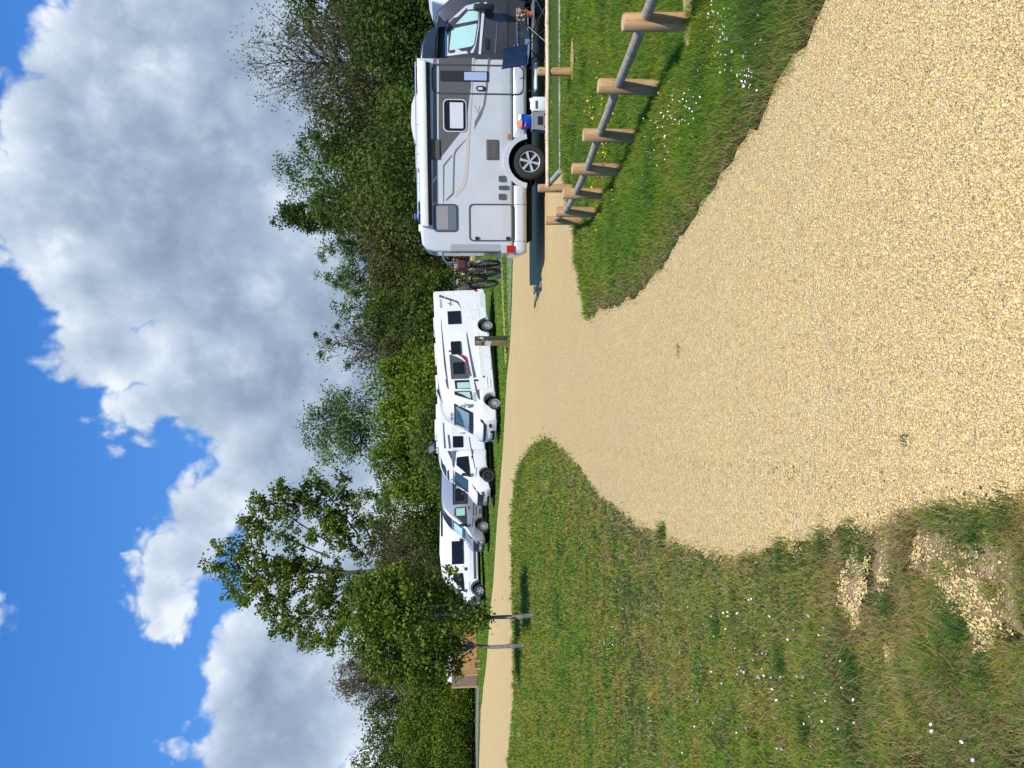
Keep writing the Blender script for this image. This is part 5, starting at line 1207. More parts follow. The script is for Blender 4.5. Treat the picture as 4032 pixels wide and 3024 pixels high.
# camping chair (director style, blue cloth, thin crossed legs)
M_blue = simple('blue_canvas', (.075, .135, .27), .85, bump=.25, bscale=9, var=.15)
M_tube = simple('dark_tube', (.05, .055, .06), .4, .5)
def camp_chair(p, rz):
    r = empty('camping_chair', p, rz)
    def cloth(name, P4, n=8, sag=.03, th=.006):
        a, b, c_, d_ = [Vector(q) for q in P4]; V = []; m_ = n + 1
        nrm = (b - a).cross(d_ - a).normalized()
        for i in range(m_):
            for j in range(m_):
                u, v = i / n, j / n; q = a.lerp(b, u).lerp(d_.lerp(c_, u), v); q = q - nrm * (sag * math.sin(math.pi * u) * (.5 + .5 * math.sin(math.pi * v)) + .006 * math.sin(9 * u + 4 * v)); V.append(q)
        Fs = [(i * m_ + j, i * m_ + j + 1, (i + 1) * m_ + j + 1, (i + 1) * m_ + j) for i in range(n) for j in range(n)]
        mb = MB(); mb.add(V, Fs); return mb.build(name, M_blue, r, smooth=True)
    cloth('seat', [(-.24, -.26, .42), (.26, -.26, .46), (.26, .26, .46), (-.24, .26, .42)], sag=.05)
    cloth('backrest', [(-.24, -.26, .46), (-.24, .26, .46), (-.36, .27, .95), (-.36, -.27, .95)], sag=.03)
    for s_ in (-1, 1):
        mb = MB(); mb.tube([(-.30, s_ * .28, .66), (0, s_ * .30, .64), (.28, s_ * .29, .665)], .014, 6); mb.box((.02, s_ * .30, .665), (.5, .05, .012), bev=.004); mb.build('armrest', M_blue, r)
        mb = MB(); mb.tube([(-.36, s_ * .27, .96), (-.25, s_ * .27, .50), (-.16, s_ * .27, .40)], .010, 6); mb.tube([(.25, s_ * .28, .66), (.24, s_ * .27, .44)], .010, 6); mb.build('frame', M_tube, r)
        mb = MB(); mb.tube([(-.24, s_ * .27, .43), (.28, s_ * .28, .01)], .010, 6); mb.build('leg', M_tube, r)
        mb = MB(); mb.tube([(.26, s_ * .25, .45), (-.28, s_ * .28, .01)], .010, 6); mb.build('leg', M_tube, r)
    mb = MB(); mb.tube([(.27, -.26, .44), (.30, .28, .01)], .009, 6); mb.tube([(.27, .26, .44), (.30, -.28, .01)], .009, 6); mb.build('cross_brace', M_tube, r)
    mb = MB(); mb.box((-.02, -.305, .50), (.20, .02, .17), bev=.008); mb.build('side_pocket', simple('navy_pocket', (.02, .03, .06), .8), r)
    return r
c = spot(180, yf - .15); ch = camp_chair(c, R(-2 + 22)); tag(ch, 'blue canvas folding chair with crossed thin legs, its back to the motorhome door step', 'folding chair', 'folding camping chairs')
c = spot(-40, yf - .1); ch = camp_chair(c, R(178)); tag(ch, 'blue folding chair at the picture edge beyond the low table, facing the other chair', 'folding chair', 'folding camping chairs')
# low table and plant pot
c = spot(62, yf - .2); ct = empty('camping_table', c, R(-4)); tag(ct, 'low grey camping table with crossed legs, carrying the orange plant pot', 'table')
zt_ = .31
mb = MB(); mb.prism([(-.34, zt_ + .03), (-.30, zt_ + .012), (0, zt_), (.30, zt_ + .012), (.34, zt_ + .03), (.34, zt_ + .04), (.30, zt_ + .026), (0, zt_ + .016), (-.30, zt_ + .026), (-.34, zt_ + .04)], -.22, .22); mb.build('table_top', simple('table_grey', (.13, .15, .17), .5), ct)
for (a, b) in (((-.28, -.2, zt_), (.24, -.2, .01)), ((.28, -.2, zt_), (-.24, -.2, .01)), ((-.28, .2, zt_), (.24, .2, .01)), ((.28, .2, zt_), (-.24, .2, .01))):
    mb = MB(); mb.tube([a, b], .010, 6); mb.build('leg', M_chrome if a[0] < 0 else M_tube, ct)
pc_ = c + Vector((.0, -.05, zt_ + .018)); pp_ = empty('plant_pot', pc_); tag(pp_, 'small orange terracotta pot with a pale flowering plant on the low camping table', 'plant pot')
mb = MB(); mb.lathe([(0, 0), (.05, 0), (.062, .10), (.068, .10), (.068, .125), (.055, .125), (.05, .02), (0, .02)], 20); mb.build('pot', simple('terracotta', (.55, .13, .05), .7), pp_, autos=40)
mb = MB()
for k in range(46):
    a = random.uniform(0, 6.28); r_ = random.uniform(.02, .13); z = random.uniform(.15, .33); q = Vector((r_ * math.cos(a), r_ * math.sin(a), z)); s_ = random.uniform(.012, .022)
    mb.box(q, (s_ * 1.6, s_ * 1.4, s_), Matrix.Rotation(a, 3, 'Z') @ Matrix.Rotation(random.uniform(-1, 1), 3, 'X'), bev=.003)
mb.build('blossom', simple('cream_petals', (.60, .45, .28), .8), pp_)
mb = MB()
for k in range(14):
    a = random.uniform(0, 6.28); mb.tube([(0, 0, .10), (.05 * math.cos(a), .05 * math.sin(a), .2), (.11 * math.cos(a), .11 * math.sin(a), random.uniform(.2, .3))], .004, 4)
mb.build('stem', simple('stem_brown', (.08, .07, .03), .8), pp_)

# ------------------------------------------------------------------ timber screen far left with a white caravan behind it
dS = 64
def flat(X, Y, d): p = at(X, Y, d); return Vector((p.x, d, ztf(p.x, d)))
s0 = flat(1880, 2655, dS); s1 = flat(1880, 2370, dS + 4); s2 = flat(1880, 2702, dS + 2.6)
sh = empty('timber_shed', s0); tag(sh, 'orange-brown timber enclosure of upright boards, behind the small trees', 'shed')
hS = 2.15
def boards(name, a, b, m, h):
    n = max(3, int((b - a).length / .16)); dv = (b - a) / n; ln = dv.normalized(); ang = math.atan2(ln.y, ln.x); mb = MB()
    for i in range(n):
        c_ = a + dv * (i + .5) - s0; zz_ = h + random.uniform(-.01, .01); mb.box((c_.x, c_.y, zz_ / 2 + .06), (dv.length * .93, .03 + random.uniform(-.006, .006), zz_), Matrix.Rotation(ang, 3, 'Z'))
    mb.build(name, m, sh)
boards('front_wall', s0, s1, M_board, hS); boards('side_wall', s0 + Vector((0, .05, 0)), s2, M_board2, hS)
boards('back_wall', s2, s2 + (s1 - s0), M_board2, hS); boards('side_wall', s1 + Vector((0, .05, 0)), s1 + (s2 - s0), M_board2, hS)
for p in (s0, s1, s2): mb = MB(); q = p - s0; mb.box((q.x, q.y - .04, hS / 2 + .05), (.13, .13, hS + .12)); mb.build('corner_post', M_post, sh)
pa, pb_ = flat(1900, 2632, 58), flat(1900, 2600, 58)
bn = empty('low_bench', pa); tag(bn, 'low wooden bench frame with two short uprights in front of the timber enclosure', 'bench')
for q in (pa, pb_): mb = MB(); mb.box((q.x - pa.x, 0, .2), (.16, .12, .5)); mb.build('leg', M_board2, bn)
mb = MB(); mb.box(((pb_.x - pa.x) / 2, 0, .36), ((pb_ - pa).length + .3, .10, .10)); mb.build('seat', M_black, bn)
def box_van(name, M_, label, cat, L, W, H, wins, wheels):
    V = Vehicle(name, M_, W); tag(V.root, label, cat)
    V.hull('body', [(-L, .45), (-L, H - .1), (-L + .12, H), (-.5, H), (-.12, H - .12), (0, H - .5), (.02, .5), (-.1, .42)], M_white2, .10)
    for sg in (-1, 1):
        for (x0, x1, z0, z1) in wins: V.window(x0, x1, z0, z1, sg)
        for x in wheels: V.wheel(x, sg, .34, 5)
    V.xf = lambda z: float(np.interp(z, [.5, H - .5, H - .12], [.02, 0, -.12]))
    V.front('front_window', [(-.7, 1.25), (.7, 1.25), (.7, 1.95), (-.7, 1.95)], M_glassd, V.xf, .004)
    V.hull('underbody', [(-L + .3, .28), (-L + .3, .5), (-.3, .5), (-.3, .28)], M_under, .02, -W / 2 + .2, W / 2 - .2, flat=True)
    return V
p = flat(1880, 2658, 72)
box_van('caravan', frame_at(p + Vector((0, 0, 0)), 168), 'white caravan standing behind the timber enclosure at the far left', 'caravan', 4.6, 2.2, 2.72, [(-3.6, -2.6, 1.3, 1.9), (-1.9, -1.0, 1.3, 1.9)], [-2.3])
p = flat(1880, 100, 26.5)
box_van('motorhome', frame_at(p + Vector((.3, 0, 0)), 172), 'white motorhome only its roof edge seen above the dark cab of the silver motorhome', 'motorhome', 5.8, 2.2, 2.75, [(-4.6, -3.8, 1.4, 2.0), (-2.6, -1.8, 1.4, 2.0)], [-.9, -4.4])
# thin rail fence far right behind the vehicles
f3 = empty('rail_fence', flat(1790, 20, 60)); tag(f3, 'thin pale rail fence in the distance under the dark trees at the right end', 'fence')
q0, q1_ = flat(1790, 70, 60), flat(1790, -160, 60)
for i in range(5): q = q0.lerp(q1_, i / 4) - f3.location; mb = MB(); mb.tube([q + Vector((0, 0, -.1)), q + Vector((0, 0, .85))], .06, 8); mb.build('post', M_post, f3)
mb = MB(); mb.tube([q0 - f3.location + Vector((0, 0, .68)), q1_ - f3.location + Vector((0, 0, .68))], .05, 8); mb.build('rail', M_palew, f3)
# rubble heap seen between the two motorhomes
rc = flat(1800, 1015, 74); Q = rng.normal(0, 1, (420, 2)) * [1.6, 1.2] + [rc.x, rc.y]
o = pebbles(Q, rng.uniform(.08, .30, len(Q)), 'rubble', lift=.08); tag(o, kind='stuff')

# ------------------------------------------------------------------ flowers
def flowers(name, clusters, m, size, hgt, flat_=True):
    P = []; S_ = []
    for (X, Y, sX, sY, n) in clusters:
        for _ in range(n):
            q = gp(X + random.gauss(0, sX), Y + random.gauss(0, sY)); P.append((q.x, q.y)); S_.append(size * random.uniform(.7, 1.25))
    P = np.array(P); S_ = np.array(S_); ok_ = pip(P, left_poly) | pip(P, right_poly); P, S_ = P[ok_], S_[ok_]; n = len(P); k = 7; a = np.linspace(0, 2 * np.pi, k, endpoint=False)
    tx = rng.uniform(-.6, .6, n); ty = rng.uniform(-.8, .1, n); S_ = np.array(S_)
    z = zt(P[:, 0], P[:, 1]) + hgt * rng.uniform(.7, 1.3, n)
    ring_ = np.stack([np.cos(a), np.sin(a)], 1)
    V = np.zeros((n, k + 1, 3)); V[:, :k, 0] = P[:, None, 0] + ring_[None, :, 0] * S_[:, None]; V[:, :k, 1] = P[:, None, 1] + ring_[None, :, 1] * S_[:, None]
    V[:, :k, 2] = z[:, None] + (ring_[None, :, 0] * tx[:, None] + ring_[None, :, 1] * ty[:, None] * -1) * S_[:, None]
    V[:, k] = np.stack([P[:, 0], P[:, 1], z + S_ * .15], 1)
    Fq = (np.arange(n)[:, None, None] * (k + 1) + np.array([[i, (i + 1) % k, k] for i in range(k)])[None]).reshape(-1, 3)
    o = np_mesh(name, V.reshape(-1, 3), Fq, m); tag(o, kind='stuff'); return o
M_dais = simple('daisy_white', (.80, .78, .72), .7); M_butt = simple('buttercup_yellow', (.72, .50, .01), .5); M_lil = simple('lilac_petals', (.36, .24, .38), .7)
D = lambda x, y, sx, sy, n: (x * 1.823, y * 1.823, sx * 1.823, sy * 1.823, n)
flowers('daisies', [D(1590, 60, 26, 40, 42), D(1560, 30, 20, 22, 18), D(1600, 120, 30, 40, 26), D(1500, 220, 24, 32, 30), D(1480, 255, 26, 24, 18), D(1450, 300, 30, 40, 24), D(1640, 170, 10, 20, 18), D(1190, 1035, 10, 18, 30), D(1230, 1080, 14, 25, 20), D(1270, 1160, 14, 25, 14), D(1320, 1380, 12, 14, 12), D(1340, 1330, 20, 40, 10), D(1185, 1010, 6, 10, 20), D(1400, 1080, 14, 20, 6), D(1600, 1350, 60, 60, 16), D(1750, 1480, 80, 80, 18), D(1500, 1560, 50, 50, 12)], M_dais, .0052, .08)
flowers('buttercups', [D(1330, 240, 10, 60, 26), D(1345, 205, 4, 10, 14), D(1290, 240, 8, 30, 10), D(1320, 340, 14, 40, 18), D(1300, 420, 16, 30, 14), D(1265, 480, 14, 20, 12), D(1255, 540, 10, 40, 10), D(1250, 60, 12, 40, 8), D(1170, 1075, 12, 30, 14), D(1190, 1130, 20, 40, 14), D(1150, 1250, 14, 80, 14), D(1125, 1500, 8, 60, 8)], M_butt, .011, .12)
flowers('clover_flowers', [D(1640, 1500, 60, 80, 24), D(1480, 1450, 50, 60, 22), D(1760, 1380, 40, 60, 12)], M_lil, .006, .05)
# the larger single daisies near the camera are things of their own
proto = None
dz_px = [(2143, 1640), (2048, 1563), (2055, 1573), (2059, 1577), (2090, 1551), (1977, 1500), (1930, 1503), (1820, 1498), (1905, 1585), (1875, 1560), (1875, 1510), (1700, 1600), (1708, 1615), (1640, 1590), (1655, 1620), (1680, 1575), (1780, 1610), (1820, 1640), (1600, 1370), (1655, 1425), (1560, 1560), (1730, 1380), (1560, 1330), (1660, 1320), (1880, 1475), (1560, 1450), (1930, 1470), (2120, 1600), (1630, 1345), (1690, 1330)]
M_yc = simple('daisy_centre', (.62, .42, .03), .7)
for i, (x, y) in enumerate(dz_px):
    q = gp(x * 1.823, y * 1.823); s_ = .0058 + .0014 * random.random()
    loc = Vector((q.x, q.y, ztf(q.x, q.y) + .06 + .02 * random.random()))
    if proto is None:
        proto = empty('daisy', loc); mb = MB(); k = 12
        V = [(0, 0, 0)] + [(math.cos(a) * (1 if j % 2 else .8), math.sin(a) * (1 if j % 2 else .8), .12) for j, a in enumerate(np.linspace(0, 2 * math.pi, 24, endpoint=False))]
        mb.add(V, [(0, j + 1, (j + 1) % 24 + 1) for j in range(24)]); pet = mb.build('petals', M_dais, proto)
        mb = MB(); mb.lathe([(0, .16), (.22, .12), (.28, .02)], 8); cen = mb.build('flower_centre', M_yc, proto)
        mb = MB(); mb.tube([(0, 0, 0), (.5, .3, -4), (.6, .4, -9)], .10, 4); stm = mb.build('stem', MATS['grass_blades'], proto)
        o = proto; kids = [pet, cen, stm]
    else:
        o = proto.copy(); COL.objects.link(o)
        for c_ in kids: cc = c_.copy(); COL.objects.link(cc); cc.parent = o
    o.location = loc; o.scale = (s_, s_, s_); o.rotation_euler = (random.uniform(.2, .9), random.uniform(-.5, .5), random.uniform(0, 6))
    tag(o, 'single white daisy standing open in the short foreground meadow grass', 'daisy', 'daisies in the foreground meadow')
# little weeds and twigs on the gravel
for i, (x, y, lb) in enumerate([(1470, 755, 'dry dark sprig lying alone on the middle of the gravel path'), (1965, 950, 'dark curled leaf lying on the gravel close to the camera'), (1086, 1292, 'dark leaf lying on the far gravel road by the small tree trunk')]):
    q = gp(x * 1.823, y * 1.823); mb = MB(); sc_l = (.04, .022, .10)[i]
    for k in range(9):
        a = random.uniform(0, 6.28); b = Vector((random.uniform(-1, 1), random.uniform(-.6, .6), 0)) * sc_l; mb.tube([b, b + Vector((math.cos(a), math.sin(a), .5)) * sc_l * .5, b + Vector((math.cos(a), math.sin(a), .1)) * sc_l], [.0015, .003 * sc_l / .04, .001], 4)
    o = mb.build('dead_sprig' if i == 0 else 'dead_leaf', simple('dry_dark_leaf', (.05, .05, .02), .8), None); o.location = (q.x, q.y, ztf(q.x, q.y) + .018); tag(o, lb, 'sprig' if i == 0 else 'leaf')
# ------------------------------------------------------------------ trees
def leafmat(name, dark, pale_tone, trans=.25, rough=.6):  # leaf colour runs from dark to pale, random per clump
    def b(nt, bs):
        a = nt.add('ShaderNodeAttribute'); a.attribute_name = 'tint'
        mid = tuple((x + y) / 2 for x, y in zip(dark, pale_tone))
        c = nt.ramp(a.outputs['Fac'], [(0, dark), (.5, mid), (1, pale_tone)])
        nt.l.new(c, bs.inputs['Base Color']); bs.inputs['Roughness'].default_value = rough; bs.inputs['Specular IOR Level'].default_value = .08
        tr = nt.add('ShaderNodeBsdfTranslucent'); nt.l.new(nt.mix(.3, c, (.28, .34, .03)), tr.inputs[0])
        mx = nt.add('ShaderNodeMixShader'); mx.inputs[0].default_value = trans
        nt.l.new(bs.outputs[0], mx.inputs[1]); nt.l.new(tr.outputs[0], mx.inputs[2]); nt.l.new(mx.outputs[0], nt.n['Material Output'].inputs[0])
    return mat(name, b)
L = dict(dark=leafmat('leaf_dark', (0.028, 0.054, 0.012), (0.083, 0.135, 0.025)), mid=leafmat('leaf_mid', (0.040, 0.073, 0.014), (0.131, 0.184, 0.036)),
         bright=leafmat('leaf_bright', (0.059, 0.104, 0.009), (0.202, 0.288, 0.032)), olive=leafmat('leaf_olive', (0.059, 0.064, 0.018), (0.137, 0.141, 0.040)),
         blue=leafmat('leaf_bluegreen', (0.071, 0.117, 0.045), (0.190, 0.270, 0.099)), brown=leafmat('leaf_brown', (0.077, 0.068, 0.029), (0.178, 0.160, 0.068)),
         near=leafmat('leaf_near', (0.039, 0.071, 0.010), (0.198, 0.284, 0.036), .3), poplar=leafmat('leaf_young_poplar', (0.053, 0.092, 0.011), (0.178, 0.245, 0.027), .3), blossom=leafmat('white_blossom', (.45, .48, .36), (.80, .80, .70), .1))
M_bark = simple('bark_dark', (.075, .06, .045), .9, bump=.6, bscale=12, var=.3)
M_barkl = simple('bark_pale', (.30, .28, .24), .9, bump=.6, bscale=14, var=.35)
M_twig = simple('twig_brown', (.13, .10, .075), .9)

def leaves(C, nper, spread, size, asp, tint0, tvar, flatten=.8, up=.35):
    """C: clump centres (n,3)"""
    n = len(C); N = n * nper
    cen = np.repeat(C, nper, 0); sp = np.repeat(rng.uniform(.6, 1.3, n), nper)[:, None]
    p = cen + rng.normal(0, 1, (N, 3)) * np.array([1, 1, flatten]) * spread * sp
    nrm = rng.normal(0, 1, (N, 3)); nrm[:, 2] += up; nrm /= np.linalg.norm(nrm, axis=1)[:, None]
    t_ = np.cross(nrm, rng.normal(0, 1, (N, 3))); t_ /= np.linalg.norm(t_, axis=1)[:, None]; b = np.cross(nrm, t_)
    s = (size * rng.uniform(.6, 1.35, N))[:, None]
    V = np.stack([p - t_ * s, p - b * s * asp + nrm * s * .15, p + t_ * s, p + b * s * asp + nrm * s * .15], 1).reshape(-1, 3)
    Fq = np.arange(N * 4).reshape(N, 4)
    tint = np.clip(np.repeat(rng.normal(tint0, tvar, n), nper) + rng.normal(0, .14, N), 0, 1)
    return V, Fq, tint
def shell(n, ell, inner=.45):
    """clump centres spread through a set of ellipsoids (cx,cy,cz,rx,ry,rz)"""
    E_ = np.array(ell, float); wv = (E_[:, 3] * E_[:, 4] * E_[:, 5]) ** .8; wv /= wv.sum(); k = rng.choice(len(E_), n, p=wv)
    d = rng.normal(0, 1, (n, 3)); d /= np.linalg.norm(d, axis=1)[:, None]
    r = (inner ** 3 + (1 - inner ** 3) * rng.uniform(0, 1, n)) ** (1 / 3) * (1 + rng.normal(0, .07, n))
    return E_[k, :3] + d * r[:, None] * E_[k, 3:]
def branches(base, targets, r0, fork_z, m, parent, name='trunk', sides=6, curve=.12):
    mb = MB(); base = Vector(base)
    top = Vector((base.x + random.uniform(-.1, .1), base.y, base.z + fork_z))
    mx_z = max(q[2] for q in targets)
    hub = Vector((sum(q[0] for q in targets) / len(targets), sum(q[1] for q in targets) / len(targets), mx_z * .9 + top.z * .1))
    stem = [base - Vector((0, 0, .15)), base.lerp(top, .5) + Vector((random.uniform(-.03, .03), 0, 0)) * fork_z * .3, top]
    k = 6
    for i in range(1, k + 1): stem.append(top.lerp(hub, i / k) + Vector((random.uniform(-1, 1), random.uniform(-1, 1), 0)) * (hub - top).length * .025)
    rs = [r0 * 1.15, r0, r0 * .85] + [r0 * .85 * (1 - .85 * i / k) for i in range(1, k + 1)]
    mb.tube(stem, rs, max(sides, 8))
    for q in targets:
        q = Vector(q); zz_ = q.z - (Vector((q.x, q.y, 0)) - Vector((hub.x, hub.y, 0))).length * random.uniform(.5, .95)
        f = min(1, max(0, (zz_ - top.z) / max(.1, (hub.z - top.z)))); s0_ = top.lerp(hub, f); rr = r0 * (.5 - .33 * f) * random.uniform(.6, 1)
        mid = s0_.lerp(q, .5) + Vector((random.uniform(-1, 1), random.uniform(-1, 1), random.uniform(-.3, .8))) * (q - s0_).length * curve
        mb.tube([s0_, mid, q], [rr, rr * .6, rr * .15], sides - 2 if sides > 5 else 4)
    return mb.build(name, m, parent, smooth=True)
GRP = 'trees of the backdrop behind the camper vans'
def tree(yc, xt, hw, d, sp, label, n=300, per=34, size=.19, asp=.55, shape='round', base=None, inner=.3, bare=0, spread=None, group=GRP, cat='tree', name='tree', tv=.22, t0=.5, low=.06, bark=None, extra=None, vis=0.):
    """yc,xt,hw in display pixels: centre, top and half width seen from the camera; d distance"""
    top = at(xt * 1.8228, yc * 1.8228, d); x = top.x; gz = ztf(x, d); H = top.z - gz; W = hw * 1.8228 / F * d * 1.16
    root = empty(name, (x, d, gz)); tag(root, label, cat, group)
    zl = H * low
    if shape == 'round': ell = [(0, 0, H * .60, W, W * .8, H * .38), (-W * .35, .2, H * .40, W * .75, W * .7, H * .32), (W * .38, -.2, H * .42, W * .7, W * .7, H * .34), (W * .1, 0, H * .25, W * .95, W * .8, H * .25)]
    elif shape == 'poplar': ell = [(0, 0, H * .55, W * .8, W * .8, H * .44), (0, 0, H * .30, W, W, H * .30), (W * .1, 0, H * .74, W * .6, W * .6, H * .25)]
    elif shape == 'bush': ell = [(0, 0, H * .45, W, W * .8, H * .52), (-W * .5, 0, H * .35, W * .6, W * .6, H * .45), (W * .5, .1, H * .38, W * .6, W * .6, H * .48)]
    elif shape == 'lollipop': ell = [(0, 0, H * .80, W, W * .9, H * .20), (-W * .3, 0, H * .66, W * .6, W * .6, H * .14), (W * .35, 0, H * .7, W * .6, W * .6, H * .16)]
    elif shape == 'spread': ell = [(0, 0, H * .72, W * .75, W * .7, H * .27), (-W * .5, 0, H * .55, W * .5, W * .5, H * .25), (W * .5, 0, H * .52, W * .5, W * .5, H * .27), (-W * .2, 0, H * .35, W * .8, W * .6, H * .22)]
    if extra: ell += extra(W, H)
    sc_ = spread or W * .13
    C = shell(n, ell, inner); C = C[C[:, 2] > zl]
    C[:, 2] = np.minimum(C[:, 2], H - sc_ * .5)
    V, Fq, ti = leaves(C, int(per * 1.45), sc_, size * .80, asp, t0, tv)
    hgt = (V.reshape(-1, 4, 3)[:, :, 2].mean(1)); k = hgt > -.05; V = V.reshape(-1, 4, 3)[k].reshape(-1, 3); Fq = np.arange(len(V)).reshape(-1, 4); ti = ti[k]
    tg = [tuple(c) for c in C[rng.choice(len(C), min(len(C), 26 + int(bare * 160)), replace=False)]]
    branches((0, 0, 0), tg, max(.08, W * .05), H * (.18 if not vis else vis), bark or M_bark, root, 'trunk', 6)
    if bare:
        mb = MB()
        for c in C[rng.choice(len(C), min(len(C), int(240 * bare)), replace=False)]:
            c = Vector(c); o_ = Vector((c.x * .35, c.y * .35, c.z - abs(c.x) * .8 - H * .12)); dv = (c - o_)
            for q in range(3):
                e = c + Vector((random.gauss(0, 1), random.gauss(0, 1), random.gauss(.8, .7))) * sc_ * .8; mb.tube([o_.lerp(c, .45), o_.lerp(c, .8) + Vector((0, 0, sc_ * .3)), e], [.035, .022, .008], 3, caps=False)
        mb.build('twigs', M_twig, root)
    np_mesh('crown', V, Fq, L[sp], root, tint=ti)
    return root
# right-hand part, behind the silver motorhome
tree(18, 600, 72, 70, 'dark', 'dense dark green tree to the right of the tall sparse twiggy one', 330, 40, .20)
tree(-60, 590, 80, 74, 'dark', 'dark broad tree cut by the right-hand picture edge', 200, 36, .22)
tree(130, 503, 112, 66, 'olive', 'tall sparse twiggy tree with open feathery crown, behind the motorhome awning', 420, 16, .13, bare=1.0, shape='spread', inner=.25, spread=.62, tv=.25)
tree(215, 640, 80, 60, 'olive', 'brownish green half-leafed tree standing left of the tall sparse one', 260, 26, .17, bare=.5, t0=.45)
tree(60, 745, 110, 50, 'dark', 'broad dark shrubby tree just behind the dark cab of the silver motorhome', 300, 40, .18, shape='bush')
tree(300, 632, 66, 64, 'dark', 'dark green round-headed tree between the twiggy tree and the tallest bushy one', 280, 36, .19)
tree(368, 592, 72, 70, 'mid', 'tallest bushy green tree with a ragged pointed top above the silver motorhome', 420, 50, .15, shape='round', extra=lambda W, H: [(W * .9, 0, H * .55, W * .8, W * .7, H * .28), (-W * 1.0, 0, H * .5, W * .8, W * .7, H * .3)])
tree(425, 640, 78, 62, 'mid', 'leafy green tree with a rounded shoulder below the pointed poplar', 300, 34, .18, t0=.6)
tree(468, 584, 42, 84, 'dark', 'narrow dark poplar with a pointed top, the slimmest tall tree of the row', 420, 38, .20, shape='poplar')
tree(350, 760, 130, 48, 'mid', 'wide low mid-green thicket along the middle of the silver motorhome roof', 420, 34, .16, shape='bush', t0=.45)
tree(470, 740, 80, 56, 'olive', 'olive coloured bush below the narrow dark poplar', 260, 36, .17, shape='bush')
tree(545, 678, 38, 88, 'blue', 'small pale poplar just left of the narrow dark one', 210, 34, .16, shape='poplar', inner=.1)
tree(606, 682, 40, 88, 'blue', 'pale blue-green poplar standing free in the gap between the two motorhomes', 230, 36, .16, shape='poplar', inner=.1)
tree(560, 770, 75, 84, 'olive', 'hazy olive shrub with fine twigs above the bicycle rack', 330, 34, .18, shape='bush', bare=.3)
tree(620, 770, 62, 82, 'olive', 'brownish bush in the gap between the motorhomes', 300, 34, .18, shape='bush', bare=.5, t0=.35)
tree(600, 872, 100, 80, 'dark', 'low dark green hedge bush behind the bicycles', 420, 34, .15, shape='bush')
tree(500, 868, 80, 80, 'dark', 'low dark hedge shrub hidden partly by the rear of the silver motorhome', 300, 34, .15, shape='bush')
tree(672, 702, 46, 78, 'mid', 'green tree with a rounded top left of the free pale poplar', 200, 30, .18, t0=.65)
r8 = tree(745, 672, 52, 70, 'brown', 'greyish half-bare tree with dark mistletoe balls in its top', 300, 20, .14, bare=.9, inner=.2, spread=.55)
for (dx, dz) in ((-.9, .9), (.2, 1.6), (.9, .5), (1.6, 2.4), (-1.9, 3.3)):
    Hh = at(672 * 1.8228, 745 * 1.8228, 70).z - r8.location.z; C = np.array([[dx, -.5, Hh - dz]]); V, Fq, ti = leaves(C, 300, .16, .07, .5, .4, .1); np_mesh('mistletoe', V, Fq, L['dark'], r8, tint=ti)
tree(705, 775, 60, 66, 'dark', 'dark green dense bush above the rear of the long white motorhome', 300, 36, .17, shape='bush')
tree(770, 800, 55, 60, 'olive', 'olive tangled shrub with bare twigs above the long white motorhome', 280, 32, .16, shape='bush', bare=.6)
tree(690, 850, 80, 54, 'mid', 'low green bush just behind the dark windows of the long white motorhome', 360, 34, .15, shape='bush', t0=.35)
tree(845, 785, 70, 58, 'bright', 'bright green leafy shrub left of the half-bare mistletoe tree', 420, 34, .16, shape='bush')
r11 = tree(925, 655, 68, 66, 'blue', 'rounded pale green tree on a visible forked trunk in front of the sky', 230, 26, .15, shape='lollipop', inner=.15, bark=M_barkl, vis=.45)
tree(930, 790, 85, 56, 'bright', 'bright yellow-green thicket below the round-topped tree', 480, 34, .16, shape='bush')
tree(1010, 790, 62, 54, 'bright', 'bright green shrub between the yellow-green thicket and the big poplar', 380, 34, .15, shape='bush', t0=.4)
tree(840, 880, 90, 52, 'bright', 'low bright shrub touching the windscreen end of the long white motorhome', 380, 34, .14, shape='bush', t0=.5)
tree(960, 880, 90, 50, 'mid', 'low green bush above the white motorhome with the bull-nosed skylight', 380, 34, .14, shape='bush')
# hawthorn with white blossom
rh = tree(1095, 810, 62, 57, 'mid', 'hawthorn bush sprinkled with white blossom above the silver camper van', 360, 30, .12, shape='bush')
C = []
for _ in range(36): q = at(random.gauss(872, 24) * 1.8228, random.gauss(1092, 20) * 1.8228, 55.0); C.append(tuple(q - rh.location))
for _ in range(10): q = at(random.gauss(790, 12) * 1.8228, random.gauss(1100, 12) * 1.8228, 55.0); C.append(tuple(q - rh.location))
V, Fq, ti = leaves(np.array(C), 24, .22, .045, .8, .6, .2); np_mesh('blossom', V, Fq, L['blossom'], rh, tint=ti)
tree(1165, 790, 70, 59, 'olive', 'olive twiggy bush between hawthorn and the small near trees', 300, 22, .13, shape='bush', bare=1.0, t0=.3)
tree(1130, 880, 80, 58, 'dark', 'dark low bush behind the silver camper van', 300, 34, .14, shape='bush')
